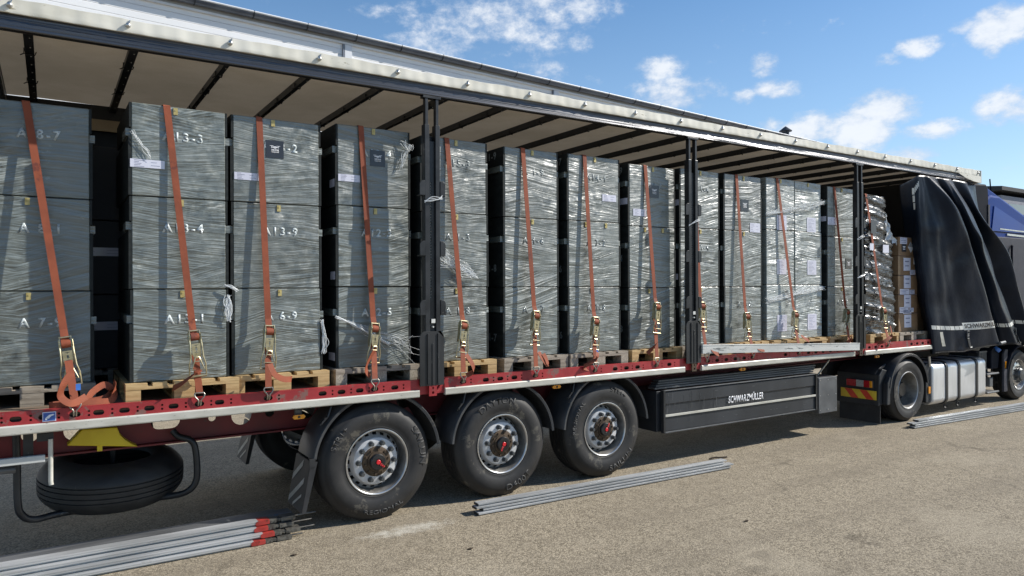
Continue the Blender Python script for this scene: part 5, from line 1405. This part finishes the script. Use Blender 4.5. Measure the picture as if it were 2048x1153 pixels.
# ------------------------------------------------------------------ slats and small things on the ground
def slat(p0,p1,w,h,label,group,mat='slat_aluminium',cap=None,name='aluminium_slat',roll=0.):
    """board profile lying on its side: w across, h high, with grooves"""
    p0,p1=Vector(p0),Vector(p1); d=p1-p0; Ln=d.length
    t=thing(name,label,'slat',tuple(p0),(0,0,0),group)
    rot=d.to_track_quat('X','Z').to_matrix().to_4x4()@Matrix.Rotation(roll,4,'X'); mx=rot
    o=[(-w/2+.024,0),(-w/2+.024,h*.36),(-w/2,h*.42),(-w/2,h*.62),(-w/2+.003,h*.65),(-w/2+.003,h*.70),(-w/2,h*.73),(-w/2,h*.95),(-w/2+.005,h),(w/2-.005,h),(w/2,h*.95),(w/2,0)]
    m=MB().prism(o,'x',.0,Ln,mx)
    link('profile',m.mesh('profile'),mat,t,local=True)
    e=MB().box(-.006,-.0005,-w/2+.003,w/2-.003,.003,h-.002,mx); link('end_plug',e.mesh('end_plug'),'black_plastic',t,local=True)
    if cap:
        a=Ln
        c=MB().prism([(a-.02,h*.18),(a-.005,h*.0+.002),(a+.09,.004),(a+.09,h*.9),(a-.005,h*.98),(a-.02,h*.8)],'y',-w/2-.003,w/2+.003,mx); co=link('red_cap',c.mesh('red_cap'),'slat_cap_red',t,local=True)
        c=MB().box(a+.0905,a+.15,-w/2+.002,w/2-.002,.004,h*.9,mx)
        for q in range(3): c.cyl(mx@Vector((a+.105+.03*q,-w/2-.004,h*.45)),mx@Vector((a+.105+.03*q,-w/2+.003,h*.45)),.006,n=8)
        c.box(a+.15,a+.185,-w/2+.01,w/2-.01,.012,h*.75,mx); link('hinge_bracket',c.mesh('hinge_bracket'),'slat_bracket',t,local=True)
        c=MB().box(a+.185,a+.30,-w/2+.001,w/2-.001,.004,h*.92,mx); c.box(a+.20,a+.285,-w/2-.002,-w/2+.0005,h*.28,h*.66,mx)
        c.cyl(mx@Vector((a+.30,0,h*.5)),mx@Vector((a+.30+cap,0,h*.5)),.006,n=6)
        link('end_fitting',c.mesh('end_fitting'),'slat_bracket',t,local=True)
    return t
def ground_things():
    g='aluminium slats piled beside the spare tyre'
    # four slats leaning as steps, then flat ones behind
    def line(px0,px1,z0,z1): return (px0,px1,z0,z1)
    ys=[(.085,.055),(.10,.085),(.12,.13),(.145,.165)]; zs=[.0,.0405,.081,.1215]
    labs=['front aluminium slat with the brightest red cap, lowest in the pile','second aluminium slat up in the red-capped pile, near the spare tyre','third aluminium slat up in the red-capped pile','uppermost red-capped aluminium slat, farthest from the sunlit ground']
    ends=[1.82,1.90,1.86,1.88]
    for k in range(4):
        s=slat((-1.6,ys[k][0],zs[k]+.001),(ends[k],ys[k][1],zs[k]+.001),.10,.039,labs[k],g,cap=.10+.03*k)
    slat((-1.6,.30,.002),(2.20,.36,.002),.14,.135,'flat tarnished slat lying behind the red-capped slats',g,'slat_dark')
    slat((-1.6,.46,.002),(2.12,.52,.002),.13,.10,'rearmost tarnished slat in the shade beside the spare tyre',g,'slat_dark')
    g='four aluminium slats in front of the middle wheels'
    P=[((3.70,-.285,.001),(6.93,-.400,.001),'lowest slat of the short pile before the middle wheel'),((3.76,-.265,.026),(6.98,-.395,.026),'second slat of the short pile before the middle wheel'),((3.69,-.262,.050),(6.86,-.37,.050),'third slat up, its dark end plug sticking out before the middle wheel'),((3.72,-.245,.074),(6.90,-.365,.074),'top slat of the short pile before the middle wheel')]
    for a,b,l in P: slat(a,b,.085,.0235,l,g)
    g='aluminium slats in front of the tractor wheel'
    lb=['lowest slat','second slat','third slat','topmost slat']
    for k in range(4):
        slat((10.93+.05*(k%2)+(.14 if k==3 else 0),-.34+.014*k,.001+.025*k),(15.6,-.64+.02*k,.001+.025*k),.09,.0235,f'{lb[k]} of the long pile before the tractor drive wheel',g)
    # white board resting on the rail
    t=thing('side_board','long worn white board propped on the red rail between the front pillars','board',(8.5,-.03,1.2))
    m=MB().prism([(6.905,1.272),(10.11,1.153),(10.112,1.258),(6.907,1.378)],'y',-.052,-.027)
    obj('board',m,'weathered_board',t,bev=.003)
    m=MB().prism([(6.905,1.366),(10.112,1.247),(10.112,1.256),(6.907,1.375)],'y',-.056,-.0525); obj('board_rib',m,'weathered_board',t)
    # spare tyre
    t=thing('spare_tyre','large worn spare tyre lying flat in its carrier under the trailer tail','tyre',(.90,.92,.30))
    pr=[(.282,.055),(.295,.022),(.325,.004),(.37,.0),(.42,.012),(.465,.035),(.50,.07),(.522,.10),(.531,.12)]
    half=pr+[(.533,.128),(.521,.130),(.521,.138),(.534,.140),(.535,.165),(.523,.167),(.523,.175),(.535,.177)]
    me=MB().lathe(half+[(r_,.385-w_) for r_,w_ in reversed(half)],96,'y').mesh('tyre',50); o=link('tyre',me,'spare_rubber',t,local=True); o.rotation_euler=(R(92),0,R(0)); o.location=(0,0,.375)
    o.rotation_euler=(R(-86),0,R(3)); o.location=(0,-.01,.395)
    rm=MB().lathe([(.283,.33),(.27,.30),(.262,.2),(.20,.16),(.12,.15),(.08,.15)],48,'y').mesh('rim',40); r=link('rim',rm,'rim_barrel',t,local=True); r.rotation_euler=(R(-86),0,R(3)); r.location=(0,-.01,.395)
    b=MB().cyl((.90,.92,.45),(.90,.92,.80),.02,n=8); tag(link('winch_rod',b.mesh('winch_rod'),'black_steel',TR))
    # yellow wheel chock
    t=thing('wheel_chock','bright yellow wheel chock stowed upside down above the spare tyre','chock',(.80,.50,.80))
    o=[(.565,.872),(1.045,.806),(1.0,.835),(.955,.872),(.92,.915),(.90,.975),(.665,.985)]
    m=MB().prism(o,'y',.47,.60); obj('wedge',m,'yellow_plastic',t,bev=.008)
    m=MB().box(.765,.80,.49,.53,.80,.846); obj('clamp',m,'yellow_plastic',t)
    # little debris
    m=MB().tube(spline([(7.05,-.02,.012),(7.12,-.03,.02),(7.22,-.06,.014),(7.30,-.065,.012)],5),.010,6); tag(obj('twig',m,'twig_brown',None,smooth=60),'short dark twig lying by the right end of the middle slat pile','twig')
    for (x,y,l) in ((5.55,-1.75,'tiny brown leaf scrap alone on the open tarmac'),(2.0,-.37,'tiny reddish chip on the tarmac in front of the red slat caps'),(3.2,-1.0,'small dark crumb on the tarmac before the middle pile')):
        m=MB().prism([(x,y),(x+.03,y-.012),(x+.055,y+.004),(x+.03,y+.016)],'z',.003,.011); tag(obj('leaf_scrap',m,'twig_brown',None),l,'scrap','scraps on the tarmac')
ground_things()
